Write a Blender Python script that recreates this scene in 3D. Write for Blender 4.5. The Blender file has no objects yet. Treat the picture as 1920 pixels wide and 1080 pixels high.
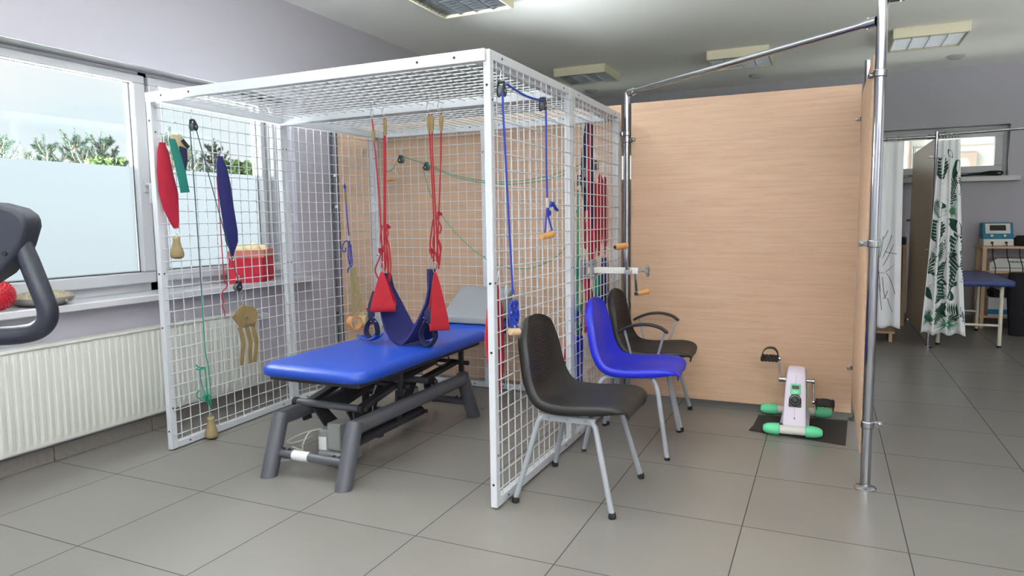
import bpy, math, random
from mathutils import Vector, Matrix, noise
random.seed(7)
scene = bpy.context.scene
COL = scene.collection

# ---------------------------------------------------------------- camera
cam_data = bpy.data.cameras.new('camera')
cam_data.sensor_width = 36.0
cam_data.lens = 24.229
cam_data.clip_start = 0.02
cam = bpy.data.objects.new('camera', cam_data)
cam.location = (3.2843, -1.6733, 1.2693)
cam.rotation_euler = (1.47253074, 0.0140870518, 0.426950532)
COL.objects.link(cam)
scene.camera = cam

# ---------------------------------------------------------------- sky
world = bpy.data.worlds.new('sky')
scene.world = world
world.use_nodes = True
wn = world.node_tree
wn.nodes.clear()
w_out = wn.nodes.new('ShaderNodeOutputWorld')
w_bg = wn.nodes.new('ShaderNodeBackground')
w_tc = wn.nodes.new('ShaderNodeTexCoord')
w_map = wn.nodes.new('ShaderNodeMapping')
w_map.inputs['Scale'].default_value = (1.0, 1.0, 3.0)
w_no = wn.nodes.new('ShaderNodeTexNoise')
w_no.inputs['Scale'].default_value = 2.2
w_no.inputs['Detail'].default_value = 5.0
w_rmp = wn.nodes.new('ShaderNodeValToRGB')
w_rmp.color_ramp.elements[0].position = 0.30
w_rmp.color_ramp.elements[0].color = (0.78, 0.92, 0.99, 1)
w_rmp.color_ramp.elements[1].position = 0.52
w_rmp.color_ramp.elements[1].color = (1.0, 1.0, 1.0, 1)
wn.links.new(w_tc.outputs['Generated'], w_map.inputs['Vector'])
wn.links.new(w_map.outputs['Vector'], w_no.inputs['Vector'])
wn.links.new(w_no.outputs['Fac'], w_rmp.inputs['Fac'])
wn.links.new(w_rmp.outputs['Color'], w_bg.inputs['Color'])
w_bg.inputs['Strength'].default_value = 0.7
wn.links.new(w_bg.outputs['Background'], w_out.inputs['Surface'])

def sun(name, direction, strength, angle, colour):
    d = bpy.data.lights.new(name, 'SUN')
    d.energy = strength
    d.angle = math.radians(angle)
    d.color = colour
    o = bpy.data.objects.new(name, d)
    o.rotation_euler = Vector(direction).to_track_quat('-Z', 'Y').to_euler()
    COL.objects.link(o)

def area(name, loc, direction, sx, sy, power, colour):
    d = bpy.data.lights.new(name, 'AREA')
    d.shape = 'RECTANGLE'
    d.size, d.size_y = sx, sy
    d.energy = power
    d.color = colour
    o = bpy.data.objects.new(name, d)
    o.location = loc
    o.rotation_euler = Vector(direction).to_track_quat('-Z', 'Y').to_euler()
    COL.objects.link(o)

# bright cloud cover outside the left hand windows, then added unseen fill lights
sun('hazy_sun', (1.0, 0.03, -0.50), 15.0, 50, (1.0, 0.98, 0.95))

area('left_fill_light', (-5.7, 1.8, -0.42), (0, 0, 1), 4.0, 10.0, 19000, (0.97, 0.98, 1.0))  # unseen lamp added on the ground outside to brighten the ceiling
area('rear_fill_light', (5.0, -8.8, -0.42), (0, 0, 1), 8.0, 6.8, 9800, (1.0, 0.985, 0.97))  # added lamp outside the rear opening, fills the room from behind
area('far_fill_light', (3.2, 10.2, -0.42), (0, 0, 1), 8.0, 3.2, 420, (1.0, 0.98, 0.95))  # lamp added outside the far windows to lift the far ceiling
area('side_fill_light', (10.4, 3.5, -0.42), (0, 0, 1), 5.2, 9.0, 720, (0.98, 0.99, 1.0))  # added lamp beyond the right opening, lifts the middle of the ceiling

scene.view_settings.view_transform = 'Standard'
scene.view_settings.look = 'None'
scene.view_settings.gamma = 1.0
scene.view_settings.use_curve_mapping = False
scene.view_settings.exposure = 0.55
scene.cycles.max_bounces = 10
scene.cycles.diffuse_bounces = 5
scene.cycles.transparent_max_bounces = 24

# ---------------------------------------------------------------- materials
def lin(r, g, b):
    def f(c):
        c /= 255.0
        return c / 12.92 if c <= 0.04045 else ((c + 0.055) / 1.055) ** 2.4
    return (f(r), f(g), f(b), 1.0)

def mat(name, rgb, rough=0.5, metal=0.0, bump=0.0, bscale=200.0, var=0.0, vscale=3.0, coat=0.0, spec=0.5, stretch=None):
    m = bpy.data.materials.new(name)
    m.use_nodes = True
    nt = m.node_tree
    b = nt.nodes['Principled BSDF']
    b.inputs['Base Color'].default_value = lin(*rgb)
    b.inputs['Roughness'].default_value = rough
    b.inputs['Metallic'].default_value = metal
    b.inputs['Specular IOR Level'].default_value = spec
    if coat:
        b.inputs['Coat Weight'].default_value = coat
        b.inputs['Coat Roughness'].default_value = 0.15
    tc = nt.nodes.new('ShaderNodeTexCoord')
    vec = tc.outputs['Object']
    if stretch:
        mp = nt.nodes.new('ShaderNodeMapping')
        mp.inputs['Scale'].default_value = stretch
        nt.links.new(vec, mp.inputs['Vector'])
        vec = mp.outputs['Vector']
    if var:
        n = nt.nodes.new('ShaderNodeTexNoise')
        n.inputs['Scale'].default_value = vscale
        n.inputs['Detail'].default_value = 6.0
        nt.links.new(vec, n.inputs['Vector'])
        r = nt.nodes.new('ShaderNodeValToRGB')
        c = lin(*rgb)
        r.color_ramp.elements[0].position = 0.3
        r.color_ramp.elements[1].position = 0.7
        r.color_ramp.elements[0].color = tuple(x * (1 - var) for x in c[:3]) + (1,)
        r.color_ramp.elements[1].color = tuple(min(1, x * (1 + var)) for x in c[:3]) + (1,)
        nt.links.new(n.outputs['Fac'], r.inputs['Fac'])
        nt.links.new(r.outputs['Color'], b.inputs['Base Color'])
    if bump:
        n2 = nt.nodes.new('ShaderNodeTexNoise')
        n2.inputs['Scale'].default_value = bscale
        n2.inputs['Detail'].default_value = 3.0
        nt.links.new(vec, n2.inputs['Vector'])
        bp = nt.nodes.new('ShaderNodeBump')
        bp.inputs['Strength'].default_value = bump
        bp.inputs['Distance'].default_value = 0.004
        nt.links.new(n2.outputs['Fac'], bp.inputs['Height'])
        nt.links.new(bp.outputs['Normal'], b.inputs['Normal'])
    return m

def wood_mat(name, dark, light, sx=1.2, sz=26.0, rough=0.42):
    """veneer with the grain running along object X"""
    m = bpy.data.materials.new(name)
    m.use_nodes = True
    nt = m.node_tree
    b = nt.nodes['Principled BSDF']
    b.inputs['Roughness'].default_value = rough
    tc = nt.nodes.new('ShaderNodeTexCoord')
    mp = nt.nodes.new('ShaderNodeMapping')
    mp.inputs['Scale'].default_value = (sx, sx, sz)
    n = nt.nodes.new('ShaderNodeTexNoise')
    n.inputs['Scale'].default_value = 2.0
    n.inputs['Detail'].default_value = 8.0
    n.inputs['Roughness'].default_value = 0.62
    n.inputs['Distortion'].default_value = 0.35
    mp2 = nt.nodes.new('ShaderNodeMapping')
    mp2.inputs['Scale'].default_value = (sx * 7, sx * 7, sz * 12)
    n2 = nt.nodes.new('ShaderNodeTexNoise')
    n2.inputs['Scale'].default_value = 1.5
    n2.inputs['Detail'].default_value = 4.0
    mx = nt.nodes.new('ShaderNodeMix')
    mx.data_type = 'FLOAT'
    mx.inputs[0].default_value = 0.38
    r = nt.nodes.new('ShaderNodeValToRGB')
    r.color_ramp.elements[0].position = 0.33
    r.color_ramp.elements[1].position = 0.66
    r.color_ramp.elements[0].color = lin(*dark)
    r.color_ramp.elements[1].color = lin(*light)
    nt.links.new(tc.outputs['Object'], mp.inputs['Vector'])
    nt.links.new(tc.outputs['Object'], mp2.inputs['Vector'])
    nt.links.new(mp.outputs['Vector'], n.inputs['Vector'])
    nt.links.new(mp2.outputs['Vector'], n2.inputs['Vector'])
    nt.links.new(n.outputs['Fac'], mx.inputs[2])
    nt.links.new(n2.outputs['Fac'], mx.inputs[3])
    nt.links.new(mx.outputs[0], r.inputs['Fac'])
    nt.links.new(r.outputs['Color'], b.inputs['Base Color'])
    return m

def tile_mat(name, rgb, grout):
    """0.6 m porcelain tiles laid on the world grid, matt sheen, fine speckle"""
    m = bpy.data.materials.new(name)
    m.use_nodes = True
    nt = m.node_tree
    b = nt.nodes['Principled BSDF']
    tc = nt.nodes.new('ShaderNodeTexCoord')
    sep = nt.nodes.new('ShaderNodeSeparateXYZ')
    nt.links.new(tc.outputs['Object'], sep.inputs[0])
    def math_node(op, a, bb=None):
        k = nt.nodes.new('ShaderNodeMath')
        k.operation = op
        for i, v in enumerate((a, bb)):
            if v is None:
                continue
            if isinstance(v, (int, float)):
                k.inputs[i].default_value = v
            else:
                nt.links.new(v, k.inputs[i])
        return k.outputs[0]
    edges, cells = [], []
    for ax in ('X', 'Y'):
        s = math_node('DIVIDE', sep.outputs[ax], 0.6)
        fr = math_node('FRACT', math_node('ADD', s, 0.5))
        edges.append(math_node('ABSOLUTE', math_node('SUBTRACT', fr, 0.5)))
        cells.append(math_node('FLOOR', s))
    d = math_node('MINIMUM', edges[0], edges[1])
    line = math_node('LESS_THAN', d, 0.0036)
    comb = nt.nodes.new('ShaderNodeCombineXYZ')
    nt.links.new(cells[0], comb.inputs[0])
    nt.links.new(cells[1], comb.inputs[1])
    wno = nt.nodes.new('ShaderNodeTexWhiteNoise')
    wno.noise_dimensions = '3D'
    nt.links.new(comb.outputs[0], wno.inputs['Vector'])
    sp = nt.nodes.new('ShaderNodeTexNoise')
    sp.inputs['Scale'].default_value = 260
    sp.inputs['Detail'].default_value = 3
    nt.links.new(tc.outputs['Object'], sp.inputs['Vector'])
    cl = nt.nodes.new('ShaderNodeTexNoise')
    cl.inputs['Scale'].default_value = 2.4
    cl.inputs['Detail'].default_value = 5
    nt.links.new(tc.outputs['Object'], cl.inputs['Vector'])
    v = math_node('ADD', math_node('MULTIPLY', wno.outputs['Value'], 0.08), math_node('MULTIPLY', sp.outputs['Fac'], 0.26))
    v = math_node('ADD', v, math_node('MULTIPLY', cl.outputs['Fac'], 0.16))
    v = math_node('ADD', v, 0.75)
    vm = nt.nodes.new('ShaderNodeVectorMath')
    vm.operation = 'SCALE'
    vm.inputs[0].default_value = lin(*rgb)[:3]
    nt.links.new(v, vm.inputs['Scale'])
    mx = nt.nodes.new('ShaderNodeMix')
    mx.data_type = 'RGBA'
    nt.links.new(line, mx.inputs[0])
    nt.links.new(vm.outputs[0], mx.inputs[6])
    mx.inputs[7].default_value = lin(*grout)
    nt.links.new(mx.outputs[2], b.inputs['Base Color'])
    rr = math_node('ADD', math_node('MULTIPLY', line, 0.4), 0.30)
    nt.links.new(rr, b.inputs['Roughness'])
    bp = nt.nodes.new('ShaderNodeBump')
    bp.inputs['Strength'].default_value = 0.5
    bp.inputs['Distance'].default_value = 0.002
    nt.links.new(math_node('SUBTRACT', math_node('MULTIPLY', sp.outputs['Fac'], 0.06), line), bp.inputs['Height'])
    nt.links.new(bp.outputs['Normal'], b.inputs['Normal'])
    return m

def glass_mat(name, tint=(0.96, 0.985, 0.985), fac=0.05):
    m = bpy.data.materials.new(name)
    m.use_nodes = True
    nt = m.node_tree
    nt.nodes.clear()
    o = nt.nodes.new('ShaderNodeOutputMaterial')
    t = nt.nodes.new('ShaderNodeBsdfTransparent')
    t.inputs[0].default_value = tint + (1,)
    g = nt.nodes.new('ShaderNodeBsdfGlossy')
    g.inputs['Roughness'].default_value = 0.02
    x = nt.nodes.new('ShaderNodeMixShader')
    x.inputs[0].default_value = fac
    nt.links.new(t.outputs[0], x.inputs[1])
    nt.links.new(g.outputs[0], x.inputs[2])
    nt.links.new(x.outputs[0], o.inputs['Surface'])
    return m

def film_mat(name, rgb):
    m = bpy.data.materials.new(name)
    m.use_nodes = True
    nt = m.node_tree
    nt.nodes.clear()
    o = nt.nodes.new('ShaderNodeOutputMaterial')
    t = nt.nodes.new('ShaderNodeBsdfTranslucent')
    t.inputs[0].default_value = rgb + (1,)
    g = nt.nodes.new('ShaderNodeBsdfDiffuse')
    g.inputs[0].default_value = rgb + (1,)
    x = nt.nodes.new('ShaderNodeMixShader')
    x.inputs[0].default_value = 0.12
    nt.links.new(t.outputs[0], x.inputs[1])
    nt.links.new(g.outputs[0], x.inputs[2])
    nt.links.new(x.outputs[0], o.inputs['Surface'])
    return m

M = {}
M['wall'] = mat('lavender_wall_paint', (178, 176, 186), 0.85, bump=0.25, bscale=340)
M['ceiling'] = mat('white_ceiling_paint', (247, 248, 245), 0.9, bump=0.2, bscale=300)
M['floor'] = tile_mat('grey_porcelain_tile', (116, 113, 109), (48, 46, 44))
M['skirt'] = mat('grey_tile_skirting', (120, 116, 112), 0.35, var=0.1, vscale=40)
M['pvc'] = mat('white_pvc', (178, 180, 184), 0.3)
M['gasket'] = mat('black_gasket', (40, 42, 46), 0.6)
M['sill'] = mat('white_sill', (192, 192, 197), 0.25)
M['glass'] = glass_mat('window_glass', fac=0.02)
M['film'] = film_mat('frosted_film', (0.031, 0.0345, 0.037))
M['radiator'] = mat('white_radiator_enamel', (198, 200, 194), 0.35)
M['wood'] = wood_mat('beech_veneer', (184, 151, 124), (202, 172, 146))
M['board_edge'] = mat('veneer_edge', (184, 150, 120), 0.5)
M['pale_board'] = wood_mat('pale_board_veneer', (190, 165, 134), (208, 186, 156))
M['chrome'] = mat('chrome', (168, 170, 174), 0.10, metal=1.0)
M['dull_steel'] = mat('dull_grey_steel', (112, 112, 122), 0.45, metal=0.3)
M['zinc'] = mat('zinc_steel', (190, 192, 195), 0.28, metal=1.0)
M['cage'] = mat('white_powder_coat', (186, 190, 195), 0.35, bump=0.06, bscale=500)
M['hole'] = mat('dark_bolt', (32, 32, 34), 0.5)
M['vinyl'] = mat('blue_vinyl', (20, 62, 160), 0.36, bump=0.12, bscale=420, var=0.06, vscale=2.0)
M['vinyl_dark'] = mat('dusty_blue_vinyl', (42, 62, 118), 0.35, bump=0.1, bscale=420)
M['steel'] = mat('charcoal_powder_coat', (74, 76, 82), 0.36, bump=0.15, bscale=700)
M['black_steel'] = mat('black_steel', (38, 38, 42), 0.4)
M['motor'] = mat('grey_motor_plastic', (124, 126, 125), 0.5)
M['label'] = mat('silver_label', (198, 200, 202), 0.35)
M['cable'] = mat('grey_cable', (170, 170, 166), 0.5)
M['grey_foam'] = mat('grey_foam_vinyl', (122, 126, 132), 0.55, bump=0.2, bscale=300)
M['black_plastic'] = mat('black_plastic', (22, 22, 22), 0.42, bump=0.15, bscale=600)
M['blue_plastic'] = mat('blue_plastic', (22, 36, 190), 0.4, bump=0.12, bscale=600)
M['grey_leg'] = mat('silver_grey_paint', (136, 142, 148), 0.32)
M['rubber'] = mat('black_rubber', (20, 20, 21), 0.65)
M['red'] = mat('red_canvas', (158, 18, 34), 0.85, bump=0.35, bscale=520, var=0.10, vscale=14)
M['crimson'] = mat('crimson_canvas', (160, 12, 46), 0.8, bump=0.3, bscale=500, var=0.08, vscale=12)
M['navy'] = mat('navy_canvas', (24, 29, 92), 0.85, bump=0.35, bscale=520, var=0.12, vscale=10)
M['dark_navy'] = mat('dark_navy_webbing', (22, 28, 66), 0.8, bump=0.3, bscale=600)
M['teal'] = mat('teal_cloth', (22, 112, 100), 0.8, bump=0.3, bscale=500)
M['green_rope'] = mat('green_cord', (20, 128, 102), 0.7)
M['blue_rope'] = mat('blue_cord', (26, 52, 158), 0.7, bump=0.3, bscale=900)
M['red_rope'] = mat('red_cord', (156, 18, 36), 0.7, bump=0.3, bscale=900)
M['dark_rope'] = mat('dark_green_cord', (52, 76, 78), 0.7)
M['suede'] = mat('tan_leather', (134, 114, 74), 0.8, bump=0.3, bscale=300, var=0.1, vscale=20)
M['cream_leather'] = mat('cream_leather', (186, 170, 134), 0.7, bump=0.2, bscale=300, var=0.06, vscale=16)
M['orange_leather'] = mat('orange_tan_leather', (220, 160, 104), 0.7)
M['beige_strap'] = mat('olive_beige_webbing', (168, 156, 118), 0.85, bump=0.4, bscale=500)
M['sand'] = mat('sand_canvas', (138, 122, 88), 0.8, bump=0.3, bscale=300, var=0.08, vscale=14)
M['dowel'] = mat('turned_wood', (190, 140, 82), 0.45, var=0.12, vscale=26)
M['pale_dowel'] = mat('pale_turned_wood', (206, 178, 142), 0.5, var=0.1, vscale=26)
M['pulley'] = mat('black_pulley_plastic', (34, 36, 40), 0.4)
M['pulley_wheel'] = mat('grey_pulley_wheel', (90, 96, 106), 0.4)
M['lilac'] = mat('pale_lilac_plastic', (208, 200, 218), 0.35)
M['mint'] = mat('mint_green_plastic', (96, 204, 152), 0.4)
M['bike_white'] = mat('white_painted_steel', (206, 205, 200), 0.35)
M['mat'] = mat('black_rubber_mat', (40, 36, 34), 0.8, bump=0.3, bscale=400)
M['screen'] = mat('dark_screen', (24, 26, 24), 0.2)
M['grey_print'] = mat('grey_print', (110, 106, 104), 0.6)
M['lamp_cream'] = mat('cream_lamp_housing', (222, 216, 192), 0.5)
M['louvre'] = mat('polished_louvre', (196, 200, 204), 0.22, metal=1.0)
M['lamp_inside'] = mat('lamp_reflector', (72, 72, 80), 0.35, metal=0.5)
M['lamp_tube'] = mat('unlit_tube', (120, 122, 126), 0.3)
M['console'] = mat('slate_plastic', (36, 40, 54), 0.5, bump=0.15, bscale=500)
M['grip'] = mat('dark_slate_grip', (26, 31, 45), 0.4, bump=0.2, bscale=500)
M['red_rubber'] = mat('red_rubber', (170, 16, 36), 0.5)
M['cushion_grey'] = mat('grey_air_cushion', (128, 126, 122), 0.5)
M['cushion_top'] = mat('beige_air_cushion', (150, 140, 118), 0.6)
M['box_red'] = mat('red_cardboard', (196, 34, 56), 0.6)
M['box_lid'] = mat('faded_red_lid', (206, 120, 104), 0.6)
M['beige_ball'] = mat('cream_ball', (226, 206, 158), 0.5)
M['curtain'] = mat('white_curtain_cloth', (240, 242, 246), 0.85, bump=0.15, bscale=500)
M['leaf_print'] = mat('dark_green_print', (28, 74, 56), 0.85)
M['leaf_light'] = mat('mid_green_print', (58, 122, 88), 0.85)
M['ink'] = mat('black_line_print', (70, 74, 78), 0.85)
M['pine_shelf'] = mat('pine_shelf', (196, 166, 126), 0.55, var=0.08, vscale=12)
M['device_white'] = mat('device_white_plastic', (206, 208, 202), 0.4)
M['device_teal'] = mat('device_teal_plastic', (22, 116, 148), 0.4)
M['cream_paint'] = mat('cream_painted_leg', (218, 212, 194), 0.4)
M['carton'] = mat('white_carton', (200, 202, 200), 0.7)
M['carton_blue'] = mat('blue_carton_band', (30, 110, 160), 0.7)
M['dark_cloth'] = mat('dark_cloth', (28, 28, 34), 0.9, bump=0.4, bscale=120)
M['dark_red'] = mat('dark_red_cloth', (110, 24, 30), 0.9)
M['needle'] = mat('pine_needles', (60, 80, 66), 0.7, var=0.25, vscale=3)
M['needle_light'] = mat('fresh_green_leaves', (74, 98, 52), 0.7, var=0.25, vscale=4)
M['bark'] = mat('pine_bark', (120, 104, 88), 0.9)
M['grass'] = mat('grass', (110, 140, 80), 0.9, var=0.3, vscale=6)
M['render'] = mat('white_house_render', (170, 168, 164), 0.9)
M['house_frame'] = mat('taupe_frame', (150, 132, 122), 0.6)
# ---------------------------------------------------------------- mesh helpers
V3 = Vector
LOC = {}

def catmull(pts, n=6, closed=False):
    P = [V3(p) for p in pts]
    if len(P) < 3:
        return P
    out = []
    m = len(P)
    segs = m if closed else m - 1
    for i in range(segs):
        if closed:
            a, b, c, d = P[(i - 1) % m], P[i], P[(i + 1) % m], P[(i + 2) % m]
        else:
            b, c = P[i], P[i + 1]
            a = P[i - 1] if i > 0 else b * 2 - c
            d = P[i + 2] if i + 2 < m else c * 2 - b
        for k in range(n):
            t = k / n
            out.append(0.5 * ((2 * b) + (c - a) * t + (2 * a - 5 * b + 4 * c - d) * t * t + (3 * b - a - 3 * c + d) * t * t * t))
    if not closed:
        out.append(P[-1])
    return out

class MB:
    def __init__(self):
        self.v, self.f, self.c = [], [], []

    def add(self, vs, fs):
        o = len(self.v)
        self.c.append((o, len(self.f)))
        self.v += [V3(p) for p in vs]
        self.f += [tuple(i + o for i in q) for q in fs]
        return self

    def box(self, lo, hi, rot=None, piv=None):
        x0, y0, z0 = lo
        x1, y1, z1 = hi
        vs = [V3(p) for p in ((x0, y0, z0), (x1, y0, z0), (x1, y1, z0), (x0, y1, z0), (x0, y0, z1), (x1, y0, z1), (x1, y1, z1), (x0, y1, z1))]
        if rot is not None:
            c = V3(piv) if piv is not None else sum(vs, V3()) / 8
            vs = [rot @ (p - c) + c for p in vs]
        return self.add(vs, [(0, 3, 2, 1), (4, 5, 6, 7), (0, 1, 5, 4), (1, 2, 6, 5), (2, 3, 7, 6), (3, 0, 4, 7)])

    def bar(self, p0, p1, w, h, up=(0, 0, 1)):
        """rectangular bar between two points, w across, h along up"""
        p0, p1 = V3(p0), V3(p1)
        t = (p1 - p0).normalized()
        u = V3(up)
        s = t.cross(u)
        if s.length < 1e-4:
            s = t.cross(V3((0, 1, 0)))
        s.normalize()
        u = s.cross(t).normalized()
        s, u = s * (w / 2), u * (h / 2)
        vs = [p0 - s - u, p0 + s - u, p0 + s + u, p0 - s + u, p1 - s - u, p1 + s - u, p1 + s + u, p1 - s + u]
        return self.add(vs, [(0, 1, 2, 3), (7, 6, 5, 4), (4, 5, 1, 0), (5, 6, 2, 1), (6, 7, 3, 2), (7, 4, 0, 3)])

    def tube(self, path, r, n=8, closed=False, cap=True, flat=None):
        """round tube along a path; r a number or one per point"""
        P = [V3(p) for p in path]
        m = len(P)
        R = [r] * m if isinstance(r, (int, float)) else list(r)
        T = []
        for i in range(m):
            a = P[(i - 1) % m] if (closed or i > 0) else P[i]
            b = P[(i + 1) % m] if (closed or i < m - 1) else P[i]
            d = b - a
            T.append(d.normalized() if d.length > 1e-9 else V3((0, 0, 1)))
        u = V3((0, 0, 1)) if abs(T[0].z) < 0.9 else V3((1, 0, 0))
        u = (u - T[0] * u.dot(T[0])).normalized()
        vs = []
        for i in range(m):
            u = u - T[i] * u.dot(T[i])
            u = u.normalized() if u.length > 1e-6 else T[i].orthogonal().normalized()
            w = T[i].cross(u)
            for k in range(n):
                a = 2 * math.pi * k / n
                vs.append(P[i] + (u * math.cos(a) + w * math.sin(a)) * R[i])
        fs = []
        for i in range(m if closed else m - 1):
            j = (i + 1) % m
            for k in range(n):
                l = (k + 1) % n
                fs.append((i * n + k, i * n + l, j * n + l, j * n + k))
        if cap and not closed:
            fs.append(tuple(range(n - 1, -1, -1)))
            fs.append(tuple((m - 1) * n + k for k in range(n)))
        return self.add(vs, fs)

    def cyl(self, p0, p1, r, n=16, r1=None):
        return self.tube([p0, p1], [r, r if r1 is None else r1], n)

    def lathe(self, base, axis, prof, n=20):
        """prof: (distance along axis, radius) from base"""
        a = V3(axis).normalized()
        b = V3(base)
        u = a.orthogonal().normalized()
        w = a.cross(u)
        vs, fs = [], []
        for d, r in prof:
            for k in range(n):
                t = 2 * math.pi * k / n
                vs.append(b + a * d + (u * math.cos(t) + w * math.sin(t)) * max(r, 1e-4))
        for i in range(len(prof) - 1):
            for k in range(n):
                l = (k + 1) % n
                fs.append((i * n + k, i * n + l, (i + 1) * n + l, (i + 1) * n + k))
        fs.append(tuple(range(n - 1, -1, -1)))
        fs.append(tuple((len(prof) - 1) * n + k for k in range(n)))
        return self.add(vs, fs)

    def ball(self, c, r, n=16, sc=(1, 1, 1)):
        c = V3(c)
        vs, fs = [], []
        h = n // 2
        for i in range(1, h):
            ph = math.pi * i / h
            for k in range(n):
                t = 2 * math.pi * k / n
                vs.append(c + V3((math.sin(ph) * math.cos(t) * sc[0], math.sin(ph) * math.sin(t) * sc[1], math.cos(ph) * sc[2])) * r)
        top, bot = len(vs), len(vs) + 1
        vs += [c + V3((0, 0, r * sc[2])), c - V3((0, 0, r * sc[2]))]
        for i in range(h - 2):
            for k in range(n):
                l = (k + 1) % n
                fs.append((i * n + k, (i + 1) * n + k, (i + 1) * n + l, i * n + l))
        for k in range(n):
            l = (k + 1) % n
            fs.append((top, k, l))
            fs.append((bot, (h - 2) * n + l, (h - 2) * n + k))
        return self.add(vs, fs)

    def strap(self, path, width, th, wd):
        """flat webbing along a path; wd = direction across the strap (one or one per point)"""
        P = [V3(p) for p in path]
        m = len(P)
        WD = [V3(w).normalized() for w in wd] if isinstance(wd[0], (tuple, list, Vector)) else [V3(wd).normalized()] * m
        WI = [width] * m if isinstance(width, (int, float)) else list(width)
        vs, fs = [], []
        for i in range(m):
            t = (P[min(i + 1, m - 1)] - P[max(i - 1, 0)]).normalized()
            w = (WD[i] - t * WD[i].dot(t))
            w = w.normalized() if w.length > 1e-5 else t.orthogonal().normalized()
            nn = t.cross(w) * (th / 2)
            w = w * (WI[i] / 2)
            vs += [P[i] - w - nn, P[i] + w - nn, P[i] + w + nn, P[i] - w + nn]
        for i in range(m - 1):
            for k in range(4):
                l = (k + 1) % 4
                fs.append((i * 4 + k, i * 4 + l, i * 4 + 4 + l, i * 4 + 4 + k))
        fs += [(3, 2, 1, 0), tuple((m - 1) * 4 + k for k in range(4))]
        return self.add(vs, fs)

    def pad(self, rows, th, n=14, wob=0.0, nrm=(1, 0, 0)):
        """stuffed cloth: rows of (left point, right point); th one value or one per row"""
        m = len(rows)
        TH = [th] * m if isinstance(th, (int, float)) else list(th)
        N = V3(nrm).normalized()
        vs, fs = [], []
        for i, (a, b) in enumerate(rows):
            a, b = V3(a), V3(b)
            c, h = (a + b) / 2, (b - a) / 2
            for k in range(n):
                t = 2 * math.pi * k / n
                x, y = math.cos(t), math.sin(t)
                x = math.copysign(abs(x) ** 0.7, x)
                p = c + h * x + N * (y * TH[i] / 2)
                if wob:
                    p += N * wob * noise.noise(p * 22)
                vs.append(p)
        for i in range(m - 1):
            for k in range(n):
                l = (k + 1) % n
                fs.append((i * n + k, i * n + l, (i + 1) * n + l, (i + 1) * n + k))
        fs.append(tuple(range(n - 1, -1, -1)))
        fs.append(tuple((m - 1) * n + k for k in range(n)))
        return self.add(vs, fs)

    def prism(self, poly, off):
        """closed polygon of 3D points extruded by off"""
        P = [V3(p) for p in poly]
        o = V3(off)
        m = len(P)
        fs = [tuple(range(m - 1, -1, -1)), tuple(range(m, 2 * m))]
        for k in range(m):
            l = (k + 1) % m
            fs.append((k, l, m + l, m + k))
        return self.add(P + [p + o for p in P], fs)

    def sheet(self, fn, nu, nv, closed_u=False):
        vs = [fn(i / nu, j / nv) for j in range(nv + 1) for i in range(nu + 1)]
        fs = []
        for j in range(nv):
            for i in range(nu):
                a = j * (nu + 1) + i
                fs.append((a, a + 1, a + nu + 2, a + nu + 1))
        return self.add(vs, fs)

    def build_each(self, name, material, parent, **kw):
        """every piece added so far becomes a part of its own"""
        ends = self.c[1:] + [(len(self.v), len(self.f))]
        out = []
        for (v0, f0), (v1, f1) in zip(self.c, ends):
            m = MB()
            m.add(self.v[v0:v1], [tuple(i - v0 for i in q) for q in self.f[f0:f1]])
            out.append(m.build(name, material, parent, **kw))
        return out

    def build(self, name, material, parent=None, loc=None, bevel=0.0, smooth=40, solid=0.0, sub=0, fix=True, seg=2):
        base = LOC.get(parent.name, V3((0, 0, 0))) if parent is not None else (V3(loc) if loc is not None else V3((0, 0, 0)))
        me = bpy.data.meshes.new(name)
        me.from_pydata([tuple(p - base) for p in self.v], [], self.f)
        me.update()
        if fix:
            import bmesh
            bm = bmesh.new()
            bm.from_mesh(me)
            bmesh.ops.recalc_face_normals(bm, faces=bm.faces)
            bm.to_mesh(me)
            bm.free()
        me.materials.append(M[material] if isinstance(material, str) else material)
        if smooth:
            me.shade_smooth()
            me.set_sharp_from_angle(angle=math.radians(smooth))
        o = bpy.data.objects.new(name, me)
        COL.objects.link(o)
        if parent is not None:
            o.parent = parent
        else:
            o.location = base
        LOC[o.name] = base
        if solid:
            s = o.modifiers.new('solid', 'SOLIDIFY')
            s.thickness = solid
            s.offset = 0
        if bevel:
            bv = o.modifiers.new('bevel', 'BEVEL')
            bv.width = bevel
            bv.segments = seg
            bv.limit_method = 'ANGLE'
            bv.angle_limit = math.radians(40)
        if sub:
            s = o.modifiers.new('subdivision', 'SUBSURF')
            s.levels = s.render_levels = sub
        return o

def thing(name, label, cat, loc=(0, 0, 0), group=None):
    o = bpy.data.objects.new(name, None)
    o.empty_display_size = 0.1
    o.location = loc
    COL.objects.link(o)
    LOC[o.name] = V3(loc)
    return tag(o, label, cat, group)

def tag(o, label, cat, group=None):
    o['label'] = label
    o['category'] = cat
    if group:
        o['group'] = group
    return o

def struct(o):
    o['kind'] = 'structure'
    return o

def copy_tree(o, loc, rotz=0.0, label=None):
    """a copy of a thing with copies of its parts and their sub-parts"""
    def cp(src, par):
        c = src.copy()
        COL.objects.link(c)
        if par is not None:
            c.parent = par
        for ch in list(src.children):
            cp(ch, c)
        return c
    kids_root = cp(o, None)
    kids_root.location = loc
    kids_root.rotation_euler = (0, 0, rotz)
    LOC[kids_root.name] = V3(loc)
    if label:
        kids_root['label'] = label
    return kids_root

def B(lo, hi, name, material, parent=None, bevel=0.0, loc=None):
    return MB().box(lo, hi).build(name, material, parent, loc=loc, bevel=bevel)

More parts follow.
